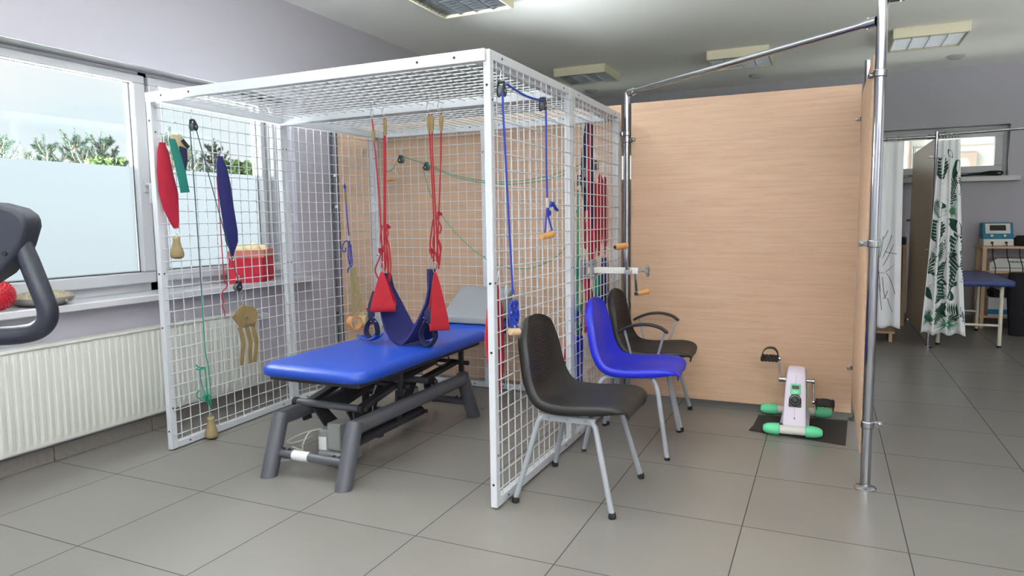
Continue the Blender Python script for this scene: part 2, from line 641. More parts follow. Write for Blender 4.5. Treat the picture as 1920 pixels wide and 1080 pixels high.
def s_hook(mb, top, size, ax=(0, 1, 0), r=0.0022):
    """S shaped hook: hangs from top, its lower bend ends size below"""
    a = V3(ax)
    t = V3(top)
    h = size
    pts = [(-.16, -.16), (-.17, -.06), (-.08, 0.0), (.04, -.02), (.10, -.14), (.05, -.3), (-.05, -.52), (-.13, -.74), (-.10, -.92), (0, -1.0), (.1, -.95), (.14, -.8)]
    mb.tube(catmull([t + a * (x * h) + V3((0, 0, z * h)) for x, z in pts], 4), r, 6)
    return mb

def ring(mb, c, rad, r=0.0022, u=(0, 1, 0), w=(0, 0, 1)):
    u, w, c = V3(u), V3(w), V3(c)
    mb.tube([c + (u * math.cos(t) + w * math.sin(t)) * rad for t in [2 * math.pi * k / 16 for k in range(16)]], r, 6, closed=True)
    return mb
# ---------------------------------------------------------------- room shell
H = 2.95
XL, XR, YB, YF = -0.51, 7.4, -4.9, 7.83
struct(MB().box((-1.0, YB - .4, -0.15), (XR + .3, YF + .4, 0.0)).build('floor', 'floor', smooth=0))
struct(MB().box((XL - .35, YB - .3, H), (XR + .3, YF + .35, H + 0.15)).build('ceiling', 'ceiling', smooth=0))

def wall_with_holes(name, plane, lo, hi, thick, holes, material='wall'):
    """plane 'x' wall at x from thick[0] to thick[1], running lo..hi; holes = (a0, a1, z0, z1)"""
    mb = MB()
    cuts = sorted(set([lo, hi] + [h[0] for h in holes] + [h[1] for h in holes]))
    def put(a0, a1, z0, z1):
        if plane == 'x':
            mb.box((thick[0], a0, z0), (thick[1], a1, z1))
        else:
            mb.box((a0, thick[0], z0), (a1, thick[1], z1))
    for a0, a1 in zip(cuts[:-1], cuts[1:]):
        mid = (a0 + a1) / 2
        hs = [h for h in holes if h[0] < mid < h[1]]
        if not hs:
            put(a0, a1, 0, H)
        for h in hs:
            put(a0, a1, 0, h[2])
            put(a0, a1, h[3], H)
    return struct(mb.build(name, material, smooth=0))

wall_with_holes('wall_left', 'x', YB - .3, YF + .35, (XL - .35, XL), [(-1.0, 2.595, .85, 2.225), (-4.4, -1.8, .85, 2.225)])
wall_with_holes('wall_far', 'y', XL, XR, (YF, YF + .35), [(0.1, 1.6, 1.69, 2.27), (2.9, 5.135, 1.69, 2.27)])
wall_with_holes('wall_right', 'x', YB - .3, YF + .35, (XR, XR + .3), [(1.0, 6.4, .9, 2.4)])  # opening added out of view so side fill gets in
wall_with_holes('wall_back', 'y', XL, XR, (YB - .3, YB), [(2.6, 7.1, .6, 2.6)])  # unseen opening placed to let fill in from behind the camera

sk = MB()
for y in range(-8, 13):
    sk.box((XL, y * .6 + .002, 0), (XL + .011, y * .6 + .598, .085))
struct(sk.build('baseboard_left', 'skirt', bevel=.002))
sk = MB()
for x in range(0, 12):
    sk.box((x * .6 + .002, YF - .011, 0), (x * .6 + .598, YF, .085))
struct(sk.build('baseboard_far', 'skirt', bevel=.002))

# ---------------------------------------------------------------- left window
def frame_rect(mb, x0, x1, y0, y1, z0, z1, w):
    mb.box((x0, y0, z0), (x1, y1, z0 + w))
    mb.box((x0, y0, z1 - w), (x1, y1, z1))
    mb.box((x0, y0, z0 + w), (x1, y0 + w, z1 - w))
    mb.box((x0, y1 - w, z0 + w), (x1, y1, z1 - w))

w1 = thing('window_1', 'wide white window with a frosted lower half above the radiator', 'window', (XL - .17, .8, .85))
w1['kind'] = 'structure'
fr = MB()
Z0, Z1 = .85, 2.225
frame_rect(fr, -.73, -.655, -1.0, 2.595, Z0, Z1, .075)
for y in (.0, 1.405, 2.40):
    fr.box((-.73, y - .035, Z0), (-.655, y + .035, Z1))
fr.build('window_frame', 'pvc', w1, bevel=.006)
def sash(y0, y1, glass, nm='sash'):
    g0, g1, gz0, gz1 = glass
    sa = MB()
    z0, z1 = .905, 2.195
    for a, b_ in (((y0, z0), (y1, gz0)), ((y0, gz1), (y1, z1))):
        sa.box((-.70, a[0], a[1]), (-.615, b_[0], b_[1]))
    sa.box((-.70, y0, gz0), (-.615, g0, gz1))
    sa.box((-.70, g1, gz0), (-.615, y1, gz1))
    s = sa.build('sash', 'pvc', w1, bevel=.008, seg=3)
    gk = MB()
    frame_rect(gk, -.668, -.655, g0 - .004, g1 + .004, gz0 - .004, gz1 + .004, .008)
    gk.build('gasket', 'gasket', s)
    MB().box((-.672, g0, gz0), (-.668, g1, gz1)).build('glass_pane', 'glass', s, smooth=0)
    MB().add([(-.666, g0 + .004, gz0), (-.666, g1 - .006, gz0), (-.666, g1 - .006, 1.632), (-.666, g0 + .004, 1.632)], [(0, 1, 2, 3)]).build('frosted_film', 'film', s, smooth=0)
    return s
sash(.015, 1.392, (.10, 1.31, .975, 2.145))
sash(1.418, 2.392, (1.495, 2.345, .975, 2.145))
sash(-.99, -.015, (-.9, -.1, .975, 2.145))
sash(2.412, 2.585, (2.432, 2.475, .975, 2.145))
hd = MB()
hd.box((-.615, 1.338, 1.475), (-.606, 1.366, 1.545))
hd.cyl((-.606, 1.352, 1.525), (-.575, 1.352, 1.525), .009, 10)
hd.tube(catmull([(-.575, 1.352, 1.53), (-.572, 1.352, 1.50), (-.574, 1.352, 1.46), (-.576, 1.352, 1.405)], 4), [.009] * 13, 10)
hd.build('window_handle', 'pvc', w1, bevel=.002)
struct(MB().box((XL - .16, -1.05, .812), (-.39, 2.70, .852)).build('trim_1', 'sill', bevel=.006))

w2 = thing('window_2', 'white window further along the left wall', 'window', (XL - .17, -3.1, .85))
w2['kind'] = 'structure'
fr = MB()
frame_rect(fr, -.73, -.655, -4.4, -1.8, Z0, Z1, .11)
fr.box((-.73, -3.16, Z0), (-.655, -3.04, Z1))
fr.build('window_frame', 'pvc', w2, bevel=.006)
MB().box((-.69, -4.3, .95), (-.686, -1.9, 2.12)).build('glass_pane', 'glass', w2, smooth=0)

# ---------------------------------------------------------------- far windows
def far_window(n, x0, x1, label, splits):
    w = thing(n, label, 'window', ((x0 + x1) / 2, YF + .15, 1.69))
    w['kind'] = 'structure'
    z0, z1, y = 1.69, 2.27, YF + .10
    mb = MB()
    mb.box((x0, y, z0), (x1, y + .07, z0 + .05)).box((x0, y, z1 - .05), (x1, y + .07, z1))
    mb.box((x0, y, z0 + .05), (x0 + .05, y + .07, z1 - .05)).box((x1 - .05, y, z0 + .05), (x1, y + .07, z1 - .05))
    mb.build('window_frame', 'pvc', w, bevel=.005)
    for a, b in splits:
        s = MB()
        s.box((a, y - .03, z0 + .045), (b, y + .05, z0 + .125)).box((a, y - .03, z1 - .125), (b, y + .05, z1 - .045))
        s.box((a, y - .03, z0 + .125), (a + .08, y + .05, z1 - .125)).box((b - .08, y - .03, z0 + .125), (b, y + .05, z1 - .125))
        so = s.build('sash', 'pvc', w, bevel=.006)
        MB().box((a + .08, y + .01, z0 + .125), (b - .08, y + .014, z1 - .125)).build('glass_pane', 'glass', so, smooth=0)
    return w
far_window('window_3', 2.9, 5.135, 'low wide white window high on the far wall above the blue couch', [(2.95, 4.02), (4.02, 5.09)])
far_window('window_4', 0.1, 1.6, 'small white window high on the far wall seen past the chrome pole', [(.15, .85), (.85, 1.55)])
struct(B((2.8, YF - .09, 1.635), (5.24, YF + .12, 1.69), 'trim_2', 'sill', bevel=.005))
struct(B((0.0, YF - .09, 1.635), (1.7, YF + .12, 1.69), 'trim_3', 'sill', bevel=.005))

# ---------------------------------------------------------------- radiator
rad = thing('radiator', 'long white ribbed panel radiator under the window sill', 'radiator', (-.45, 1.0, .1))
RY0, RY1, RZ0, RZ1 = -.55, 2.03, .115, .655
def ribs(u, v):
    y = RY0 + .02 + u * (RY1 - RY0 - .04)
    z = RZ0 + .012 + v * (RZ1 - RZ0 - .03)
    ph = ((y - RY0) / .0395) % 1.0
    d = .006 if .28 < ph < .72 else 0.0
    if v < .06 or v > .93:
        d = .006
    return V3((-.415 - d, y, z))
fp = MB()
nu = 780
zs = [0, .05, .07, .90, .93, 1.0]
vs = [ribs(i / nu, v) for v in zs for i in range(nu + 1)]
fs = [(j * (nu + 1) + i, j * (nu + 1) + i + 1, (j + 1) * (nu + 1) + i + 1, (j + 1) * (nu + 1) + i) for j in range(5) for i in range(nu)]
fp.add(vs, fs)
fp.build('ribbed_front', 'radiator', rad, smooth=60)
bd = MB()
bd.box((-.49, RY0, RZ0), (-.425, RY1, RZ1 - .012))
bd.build('radiator_body', 'radiator', rad, bevel=.006)
tg = MB()
tg.box((-.495, RY0 - .004, RZ1 - .016), (-.412, RY1 + .004, RZ1))
tg.box((-.495, RY1, RZ0 + .01), (-.412, RY1 + .004, RZ1 - .016))
tg.build('top_grille', 'radiator', rad, bevel=.004)
bk = MB()
for y in (-.2, .75, 1.7):
    bk.box((XL + .012, y - .02, .2), (-.47, y + .02, .6))
bk.build_each('wall_bracket', 'radiator', rad)
vv = MB()
vv.cyl((-.45, 2.034, .60), (-.45, 2.075, .60), .011, 12)
vv.build('valve_pipe', 'zinc', rad)
vh = MB()
vh.lathe((-.45, 2.07, .60), (0, 1, -.06), [(0, .017), (.012, .02), (.02, .022), (.07, .024), (.085, .021), (.09, .012)], 18)
for k in range(9):
    t = 2 * math.pi * k / 9
    vh.bar((-.45 + .0225 * math.cos(t), 2.095, .60 + .0225 * math.sin(t)), (-.45 + .0235 * math.cos(t), 2.14, .597 + .0235 * math.sin(t)), .005, .004, (math.cos(t), 0, math.sin(t)))
vh.build('thermostat_head', 'pvc', rad)

# ---------------------------------------------------------------- ceiling lamps and detectors
def ceiling_lamp(x, y, label):
    t = thing('ceiling_lamp', label, 'ceiling lamp', (x, y, H), 'square louvre lamps on the ceiling')
    h = .09
    hb = MB()
    a = .3
    hb.box((x - a, y - a, H - h), (x - a + .018, y + a, H)).box((x + a - .018, y - a, H - h), (x + a, y + a, H))
    hb.box((x - a + .018, y - a, H - h), (x + a - .018, y - a + .018, H)).box((x - a + .018, y + a - .018, H - h), (x + a - .018, y + a, H))
    hb.build('housing', 'lamp_cream', t, bevel=.003)
    B((x - a + .018, y - a + .018, H - .008), (x + a - .018, y + a - .018, H - .001), 'reflector', 'lamp_inside', t)
    for k in range(4):
        tx = x - .21 + k * .14
        MB().cyl((tx, y - .275, H - .035), (tx, y + .275, H - .035), .013, 12).build('lamp_tube', 'lamp_tube', t)
    lv = MB()
    for k in range(1, 4):
        lx = x - .282 + k * .141
        lv.box((lx - .004, y - .282, H - .085), (lx + .004, y + .282, H - .03))
    for k in range(1, 10):
        ly = y - .282 + k * .0564
        lv.prism([(x - .282, ly - .006, H - .035), (x - .282, ly + .006, H - .035), (x - .282, ly + .0015, H - .085), (x - .282, ly - .0015, H - .085)], (.564, 0, 0))
    lv.build('louvre', 'louvre', t, smooth=0)
    return t
lamp0 = ceiling_lamp(.785, 2.95, 'square louvre lamp directly above the white wire cage, nearest of the ceiling lamps')
copy_tree(lamp0, (.745, 6.05, H), 0, 'cream square louvre lamp just beyond the right edge of the cage roof')
copy_tree(lamp0, (2.42, 6.02, H), 0, 'cream square louvre lamp crossed by the sloping chrome rail')
copy_tree(lamp0, (4.085, 5.96, H), 0, 'cream square louvre lamp over the curtained cubicles, right of the tall chrome pole')

def detector(x, y, label):
    mb = MB()
    mb.lathe((x, y, H), (0, 0, -1), [(0, .085), (.012, .085), (.02, .075), (.022, .06), (.034, .05), (.036, .0)], 28)
    return tag(mb.build('ceiling_disc', 'pvc', loc=(x, y, H), smooth=30), label, 'ceiling fitting', 'round white discs on the ceiling')
detector(.42, 7.2, 'round white ceiling disc behind the lamp beside the cage roof')
detector(2.47, 7.2, 'round white ceiling disc behind the lamp crossed by the rail')
detector(4.49, 7.2, 'round white ceiling disc above the curtained cubicles')

# ---------------------------------------------------------------- outside
struct(B((-60, -40, -.6), (-1.0, 60, -.45), 'ground_outside', 'grass'))
struct(B((-1.0, -40, -.6), (40, -5.35, -.45), 'ground_front', 'grass'))
struct(B((-1, 8.3, -.6), (40, 60, -.45), 'ground_beyond', 'grass'))
struct(B((7.8, -5.35, -.6), (40, 8.3, -.45), 'ground_side', 'grass'))

def pine_mesh(h, seed, leafy=False):
    rnd = random.Random(seed)
    tr, nd = MB(), MB()
    n = 7
    tr.tube([V3((rnd.uniform(-.03, .03), rnd.uniform(-.03, .03), h * .93 * i / n)) for i in range(n + 1)], [.075 * (1 - i / n) + .012 for i in range(n + 1)], 7)
    def shoot(p, d, ln, cnt, nl):
        """a twig with needles (or leaves) standing out all around it"""
        d = V3(d).normalized()
        u = d.orthogonal().normalized()
        w = d.cross(u)
        for k in range(cnt):
            a = rnd.uniform(0, 2 * math.pi)
            side = u * math.cos(a) + w * math.sin(a)
            b = p + d * (ln * rnd.random())
            dr = (d * rnd.uniform(.3, .9) + side * .75).normalized()
            q = side.cross(d).normalized() * (.014 if leafy else .0065)
            e = b + dr * nl * rnd.uniform(.7, 1.15)
            if leafy:
                c = (b + e) / 2
                nd.add([b, c + q * 1.8, e, c - q * 1.8], [(0, 1, 2, 3)])
            else:
                nd.add([b - q, b + q, e], [(0, 1, 2)])
    z = h * .30
    while z < h * .96:
        rest = h - z
        cnt = rnd.choice((5, 6)) if not leafy else 6
        a0 = rnd.uniform(0, 6.28)
        for k in range(cnt):
            a = a0 + 2 * math.pi * k / cnt + rnd.uniform(-.35, .35)
            L = min(.9, rest * .46 + .06) * rnd.uniform(.7, 1.15)
            up = rnd.uniform(.75, 1.1)
            p0 = V3((0, 0, z))
            pts = [p0 + V3((math.cos(a) * L * s, math.sin(a) * L * s, L * up * (.25 * s + .75 * s * s))) for s in (0, .35, .7, 1.0)]
            tr.tube(pts, [.018, .013, .010, .006], 5)
            for i in range(1, 4):
                d = pts[i] - pts[i - 1]
                shoot(pts[i - 1] + d * .15, d, d.length, 60, .07 if not leafy else .09)
                for sgn in (-1, 1):
                    if i == 3 and not leafy:
                        continue
                    sd = V3((-math.sin(a), math.cos(a), 0)) * sgn * .5 + d.normalized() * .6 + V3((0, 0, .55))
                    ln = L * rnd.uniform(.26, .42)
                    shoot(pts[i], sd, ln, 48, .065 if not leafy else .09)
                    tr.tube([pts[i], pts[i] + sd.normalized() * ln], [.007, .004], 4)
        z += h * (.075 if not leafy else .085)
    shoot(V3((0, 0, h * .90)), (0, 0, 1), h * .10, 90, .07)
    return tr, nd

protos = {}
def tree(kind, x, y, h, rz, label, leafy=False):
    key = kind
    if key not in protos:
        t = thing('pine_tree' if not leafy else 'leafy_tree', label, 'tree', (0, 0, 0), 'trees outside the window')
        tr, nd = pine_mesh(3.4, kind, leafy)
        tr.build('trunk', 'bark', t)
        nd.build('foliage', 'needle_light' if leafy else 'needle', t, smooth=0, fix=False)
        protos[key] = t
    else:
        t = copy_tree(protos[key], (0, 0, 0))
        t['label'] = label
        t['group'] = 'trees outside the window'
    t.location = (x, y, -.5)
    LOC[t.name] = V3((x, y, -.5))
    s = h / 3.4
    t.scale = (s, s, s)
    t.rotation_euler = (0, 0, rz)
    return t
tree(3, -9.0, 5.25, 3.35, .3, 'young pine behind the left edge of the clear window glass')
tree(4, -10.2, 5.70, 3.45, 1.1, 'young pine second from the left behind the window glass')
tree(5, -9.2, 6.08, 3.36, 2.2, 'pale thin topped pine above the frosted film, third from the left')
tree(3, -9.0, 6.50, 3.52, 2.9, 'tall bushy pine standing at the middle of the clear window glass')
tree(4, -8.6, 6.72, 3.50, 4.0, 'pine with upright shoots just left of the window corner')
tree(11, -8.2, 6.55, 2.96, 1.0, 'light green leafy tree in front of the pines near the window corner', True)
tree(5, -9.0, 8.5, 3.75, .7, 'pine seen through the cage wires behind the teal and red slings')
tree(3, -9.6, 9.6, 3.42, 1.9, 'low pine seen between the pulley cords and the navy sling')
tree(4, -11.5, 11.9, 4.0, 5.0, 'pine half hidden behind the leafy tree right of the navy sling')
tree(11, -9.4, 10.6, 3.25, 2.6, 'large light green leafy tree right of the navy sling', True)
tree(11, -9.0, 11.55, 3.7, .4, 'airy leafy tree by the right end of the window', True)
tree(11, -4.0, 15.0, 4.2, .9, 'green leafy tree behind the small far window past the chrome pole', True)

hs = thing('neighbouring_house', 'white neighbouring house wall seen through the far window', 'house', (4.6, 12.2, -.45))
B((1.8, 12.0, -.45), (9.0, 12.4, 3.6), 'house_wall', 'render', hs)
MB().cyl((4.50, 11.93, -.45), (4.50, 11.93, 3.6), .055, 14).build('downpipe', 'house_frame', hs)
wf = MB()
wf.box((5.12, 11.95, 1.4), (5.20, 12.0, 2.27)).box((5.40, 11.95, 1.4), (5.50, 12.0, 2.27)).box((5.20, 11.95, 2.19), (5.40, 12.0, 2.27))
wf.build('house_window_frame', 'house_frame', hs)
B((5.20, 11.985, 1.4), (5.40, 11.995, 2.19), 'house_window_pane', 'render', hs)
B((1.8, 11.98, 2.38), (9.0, 12.0, 2.392), 'facade_line', 'house_frame', hs)
# ---------------------------------------------------------------- beech partitions, poles, rails
def board(name, lo, hi, label, cat='partition'):
    return tag(MB().box(lo, hi).build(name, 'wood', loc=((lo[0] + hi[0]) / 2, (lo[1] + hi[1]) / 2, lo[2]), bevel=.0015), label, cat)
board('partition_screen', (-.425, 3.006, .045), (1.985, 3.026, 2.040), 'beech veneer partition panel standing behind the wire cage')
board('partition_screen', (2.055, 3.006, .045), (3.452, 3.026, 2.045), 'wide beech veneer partition panel behind the pedal exerciser')
tag(MB().box((3.452, 1.875, .15), (3.470, 2.975, 1.98)).build('partition_screen', 'wood', loc=(3.461, 2.4, .15), bevel=.0015),
    'narrow beech partition panel seen edge on beside the front chrome pole', 'partition')

def pole(x, y, h, label, clamps, r=.0225, flange=True, finish='chrome'):
    t = thing('chrome_pole', label, 'pole', (x, y, 0))
    MB().tube([(x, y, .002), (x, y, h)], r, 20).build('tube', finish, t)
    if flange:
        MB().lathe((x, y, 0), (0, 0, 1), [(0, .048), (.004, .048), (.010, .04), (.014, .027), (.02, .026)], 24).build('floor_flange', 'chrome', t)
    for z, a in clamps:
        c = MB()
        d = V3((math.cos(math.radians(a)), math.sin(math.radians(a)), 0))
        c.lathe((x, y, z - .017), (0, 0, 1), [(0, r + .002), (.003, r + .006), (.031, r + .006), (.034, r + .002)], 20)
        p = V3((x, y, z))
        c.bar(p + d * r, p + d * (r + .042), .022, .026)
        c.cyl(p + d * (r + .03) + V3((-d.y, d.x, 0)) * .018, p + d * (r + .03) - V3((-d.y, d.x, 0)) * .018, .009, 10)
        c.build('clamp', 'chrome', t, bevel=.002)
    return t
pole(3.480, 1.837, 2.26, 'tall chrome pole at the near end of the narrow beech panel', [(1.89, 125), (1.14, 150), (.305, 20)])
pole(3.483, 3.018, 2.18, 'chrome pole in the corner behind the pedal exerciser', [(1.84, 185), (.33, 185)], r=.02)
pole(2.022, 3.016, 2.12, 'chrome pole between the two wide beech panels beside the cage', [(1.845, 190), (1.80, -20), (.35, -20)])
pole(-.462, 3.016, 2.12, 'grey steel pole at the window wall behind the cage', [(1.66, 10), (1.40, 10), (.5, 10)], r=.032, finish='dull_steel')

def rail(p0, p1, label, r=.0165, ends=True):
    t = thing('chrome_rail', label, 'rail', p0)
    MB().cyl(p0, p1, r, 16).build('tube', 'chrome', t)
    a, b = V3(p0), V3(p1)
    d = (b - a).normalized()
    for p, s in ((a, 1), (b, -1)):
        f = MB()
        f.cyl(p - d * .0, p + d * s * .06, r + .006, 16)
        f.cyl(p + d * s * .045 + V3((0, 0, .026)), p + d * s * .045 - V3((0, 0, .026)), .007, 8)
        f.build('end_fitting', 'chrome', t)
    return t
rail((2.04, 3.002, 2.115), (3.462, 1.851, 2.118), 'sloping looking chrome rail from the cage corner pole to the tall front pole')
rail((3.503, 1.837, 2.21), (5.9, 1.837, 2.21), 'chrome rail leaving the top of the front pole towards the right')

# ---------------------------------------------------------------- cubicles at the far end
pole(4.19, 5.88, 2.03, 'slim chrome pole behind the leaf print curtain', [(1.80, 170), (.93, 170)], r=.014)
tag(MB().box((4.178, 5.92, .06), (4.200, 7.70, 1.97)).build('partition_screen', 'pale_board', loc=(4.19, 6.8, .06), bevel=.002),
    'pale beige partition panel between the two cubicles behind the leaf print curtain', 'partition')
pole(4.19, 7.72, 2.06, 'thin grey pole at the far end of the pale cubicle panel', [(1.72, 190), (1.2, 190)], r=.012)
rail((2.9, 5.88, 1.985), (4.175, 5.88, 1.985), 'chrome curtain rail carrying the white line print curtain', r=.013)
rail((4.205, 5.88, 2.0), (6.6, 5.88, 2.06), 'chrome curtain rail carrying the leaf print curtain', r=.013)

def curtain(name, label, xc, y, ztop, zbot, wtop, wbot, folds, amp, shift=0.0):
    t = thing(name, label, 'curtain', (xc, y, zbot))
    def fn(u, v):
        w = wtop + (wbot - wtop) * v ** 1.3
        x = xc + shift * v + (u - .5) * w
        a = amp * (.55 + .6 * v)
        yy = y + a * math.sin(u * folds * 2 * math.pi + .6 * math.sin(3 * v)) + .3 * a * math.sin(u * folds * 4.3 * math.pi + 1.0)
        z = ztop + (zbot - ztop) * v + .012 * math.sin(u * 17) * v
        return V3((x, yy, z))
    MB().sheet(fn, folds * 26, 48).build('cloth', 'curtain', t, smooth=80, solid=.002, fix=False)
    return t, fn

def rings(t, x0, x1, y, z, n):
    mb = MB()
    for k in range(n):
        x = x0 + (x1 - x0) * k / (n - 1)
        ring(mb, (x, y, z), .022, .003, (0, 1, 0), (0, 0, 1))
    mb.build_each('curtain_ring', 'chrome', t)

def leaf_poly(kind, s):
    """flat leaf drawings as lists of polygons in a unit frame (u right, v up)"""
    P = []
    if kind == 'fan':
        n = 30
        for k in range(n):
            a = 2 * math.pi * k / n
            L = s * (.8 + .2 * math.sin(k * 2.7))
            d = (math.cos(a), math.sin(a))
            q = (-d[1] * s * .035, d[0] * s * .035)
            P.append([(d[0] * s * .06 + q[0], d[1] * s * .06 + q[1]), (d[0] * L, d[1] * L), (d[0] * s * .06 - q[0], d[1] * s * .06 - q[1])])
        P.append([(math.cos(a) * s * .25, math.sin(a) * s * .25) for a in [2 * math.pi * k / 12 for k in range(12)]])
    elif kind == 'frond':
        n = 11
        P.append([(-.018 * s, -1.3 * s), (.018 * s, -1.3 * s), (.012 * s, 1.0 * s), (-.012 * s, 1.0 * s)])
        for k in range(n):
            v = -.7 * s + 1.65 * s * k / (n - 1)
            L = s * (.62 * math.sin(math.pi * (k + 1.2) / (n + 1.6)) + .1)
            for g in (-1, 1):
                P.append([(0, v - .045 * s), (g * L * .55, v + L * .36 - .035 * s), (g * L, v + L * .62), (g * L * .5, v + L * .42 + .035 * s), (0, v + .045 * s)])
    elif kind == 'monstera':
        n = 7
        for g in (-1, 1):
            for k in range(n):
                v = -.62 * s + 1.35 * s * k / (n - 1)
                L = s * .78 * math.sin(math.pi * (k + 1.1) / (n + 1.3))
                P.append([(g * .012 * s, v - .075 * s), (g * L * .7, v + .02 * s), (g * L, v + .16 * s), (g * L * .86, v + .25 * s), (g * .012 * s, v + .075 * s)])
        P.append([(-.015 * s, -1.05 * s), (.015 * s, -1.05 * s), (.015 * s, .9 * s), (-.015 * s, .9 * s)])
    else:  # plain leaf
        pts = []
        for k in range(17):
            a = math.pi * k / 16
            pts.append((math.sin(a) * .42 * s, -math.cos(a) * s))
        for k in range(15, 0, -1):
            a = math.pi * k / 16
            pts.append((-math.sin(a) * .42 * s, -math.cos(a) * s))
        P.append(pts)
    return P

def print_leaves(mb, fn, items, width, height):
    """lay leaf drawings on a curtain surface; items: kind, u, v, size in metres, turn in degrees"""
    for kind, u0, v0, s, deg in items:
        c, sn = math.cos(math.radians(deg)), math.sin(math.radians(deg))
        for poly in leaf_poly(kind, s):
            ok, pts = True, []
            for x, y in poly:
                xx, yy = x * c - y * sn, x * sn + y * c
                u, v = u0 + xx / width, v0 - yy / height
                u, v = min(.995, max(.005, u)), min(.995, max(.005, v))
                p = fn(u, v)
                du, dv = fn(min(1, u + .004), v) - p, fn(u, min(1, v + .004)) - p
                nn = du.cross(dv)
                nn = nn.normalized() if nn.length > 0 else V3((0, -1, 0))
                if nn.y > 0:
                    nn = -nn
                pts.append(p + nn * .0035)
            cen = sum(pts, V3()) / len(pts)
            m = len(pts)
            mb.add(pts + [cen], [(k, (k + 1) % m, m) for k in range(m)])

cw, fn = curtain('line_print_curtain', 'white curtain with faint black line drawn leaves left of the pale cubicle panel', 3.72, 5.835, 1.955, .185, .40, .42, 3, .022, .02)
rings(cw, 3.58, 3.88, 5.88, 1.985, 4)
pr = MB()
for k in range(9):
    for x0, z0, dx, dz in ((.52, .55, .30, -.012 * k), ):
        pass
for (u0, v0, u1, v1, bend) in [(.55, .62, .62, .50, .05), (.6, .62, .8, .50, .04), (.62, .66, .84, .55, .03), (.55, .70, .86, .66, .04), (.5, .58, .5, .72, .05), (.62, .72, .7, .84, .06), (.7, .70, .88, .82, -.05),
                               (.56, .76, .62, .90, .04), (.64, .84, .74, .80, .03), (.74, .84, .84, .92, .03), (.6, .52, .72, .47, .02), (.66, .58, .9, .60, .02), (.52, .66, .58, .8, -.03)]:
    pts = []
    for k in range(9):
        t = k / 8
        u = u0 + (u1 - u0) * t
        v = v0 + (v1 - v0) * t + bend * math.sin(math.pi * t) * .3
        p = fn(min(.99, u), min(.99, v))
        pts.append(p + V3((0, -.004, 0)))
    pr.strap(pts, .005, .001, (1, 0, .6))
pr.build('line_print', 'ink', cw)

cp, fn2 = curtain('leaf_print_curtain', 'white curtain printed with dark green palm and monstera leaves gathered at the slim pole', 4.285, 5.828, 1.945, .145, .17, .36, 3, .022, .02)
rings(cp, 4.215, 4.36, 5.88, 1.985, 7)
p1, p2 = MB(), MB()
print_leaves(p1, fn2, [('monstera', .20, .15, .13, 10), ('plain', .80, .15, .09, -20), ('plain', .55, .07, .05, 40), ('frond', .74, .27, .15, -25), ('plain', .28, .33, .06, 70),
                       ('monstera', .16, .47, .13, 5), ('plain', .82, .44, .11, 50), ('monstera', .74, .55, .14, -20), ('frond', .30, .56, .10, 160),
                       ('monstera', .14, .66, .10, 30), ('monstera', .46, .67, .12, 170), ('frond', .82, .68, .19, -18), ('plain', .08, .79, .06, 20), ('monstera', .33, .79, .12, -15), ('plain', .58, .78, .08, 30),
                       ('frond', .34, .89, .10, 150), ('plain', .50, .875, .06, 10), ('frond', .82, .90, .13, 60)], .30, 1.8)
for item in [('fan', .66, .36, .13, 0), ('fan', .15, .92, .12, 0), ('fan', .58, .945, .12, 0), ('frond', .16, .36, .09, 20)]:
    p2 = MB()
    print_leaves(p2, fn2, [item], .30, 1.8)
    p2.build('light_leaf_print', 'leaf_light', cp, smooth=0, fix=False)
p1.build('dark_leaf_print', 'leaf_print', cp, smooth=0, fix=False)


# blue couch
co = thing('treatment_couch', 'small blue treatment couch with cream legs in the far right cubicle', 'treatment table', (4.55, 6.7, 0))
MB().box((4.235, 5.99, .585), (4.885, 7.32, .645)).build('couch_top', 'vinyl_dark', co, bevel=.022, seg=4)
for x in (4.30, 4.80):
    for y in (6.10, 7.20):
        MB().cyl((x, y, .012), (x, y, .59), .017, 12).build('leg', 'cream_paint', co)
ry = MB()
for y in (6.10, 7.20):
    ry.cyl((4.30, y, .21), (4.80, y, .21), .012, 10)
for x in (4.30, 4.80):
    ry.cyl((x, 6.10, .555), (x, 7.20, .555), .014, 10)
ry.build_each('stretcher', 'cream_paint', co)
ft = MB()
for x in (4.30, 4.80):
    for y in (6.10, 7.20):
        ft.cyl((x, y, 0), (x, y, .02), .02, 12)
ft.build_each('rubber_foot', 'rubber', co)

# shelf rack behind the couch
sh = thing('pine_rack', 'pine rack holding a therapy device in the far right cubicle', 'shelf', (5.25, 7.6, 0))
for x in (4.875, 5.70):
    for y in (7.40, 7.75):
        B((x - .018, y - .018, 0), (x + .018, y + .018, .905), 'upright', 'pine_shelf', sh)
for z in (.885, .615, .12):
    B((4.85, 7.375, z), (5.73, 7.79, z + .022), 'shelf_board', 'pine_shelf', sh)
dv = thing('therapy_device', 'teal and white therapy device with a dark sloping screen on the pine rack', 'medical device', (5.02, 7.62, .908))
dv_b = MB()
dv_b.prism([(4.875, 7.48, .908), (4.875, 7.75, .908), (4.875, 7.75, .995), (4.875, 7.50, .985)], (.28, 0, 0))
dv_b.build('device_base', 'device_white', dv, bevel=.008)
dv_t = MB()
dv_t.prism([(4.87, 7.515, .985), (4.87, 7.72, .985), (4.87, 7.74, 1.165), (4.87, 7.60, 1.165)], (.29, 0, 0))
dv_t.build('device_head', 'device_teal', dv, bevel=.01)
tl = V3((0, .085, .18)).normalized()
tn = V3((0, -.18, .085)).normalized()
pb = V3((5.015, 7.515, .985))
def face(mb, x0, x1, s0, s1, d0, d1):
    a = [pb + V3((x, 0, 0)) + tl * s + tn * d0 for x, s in ((x0, s0), (x1, s0), (x1, s1), (x0, s1))]
    return mb.prism(a, tn * (d1 - d0))
face(MB(), -.115, .115, .065, .185, 0, .004).build('face_plate', 'device_white', dv)
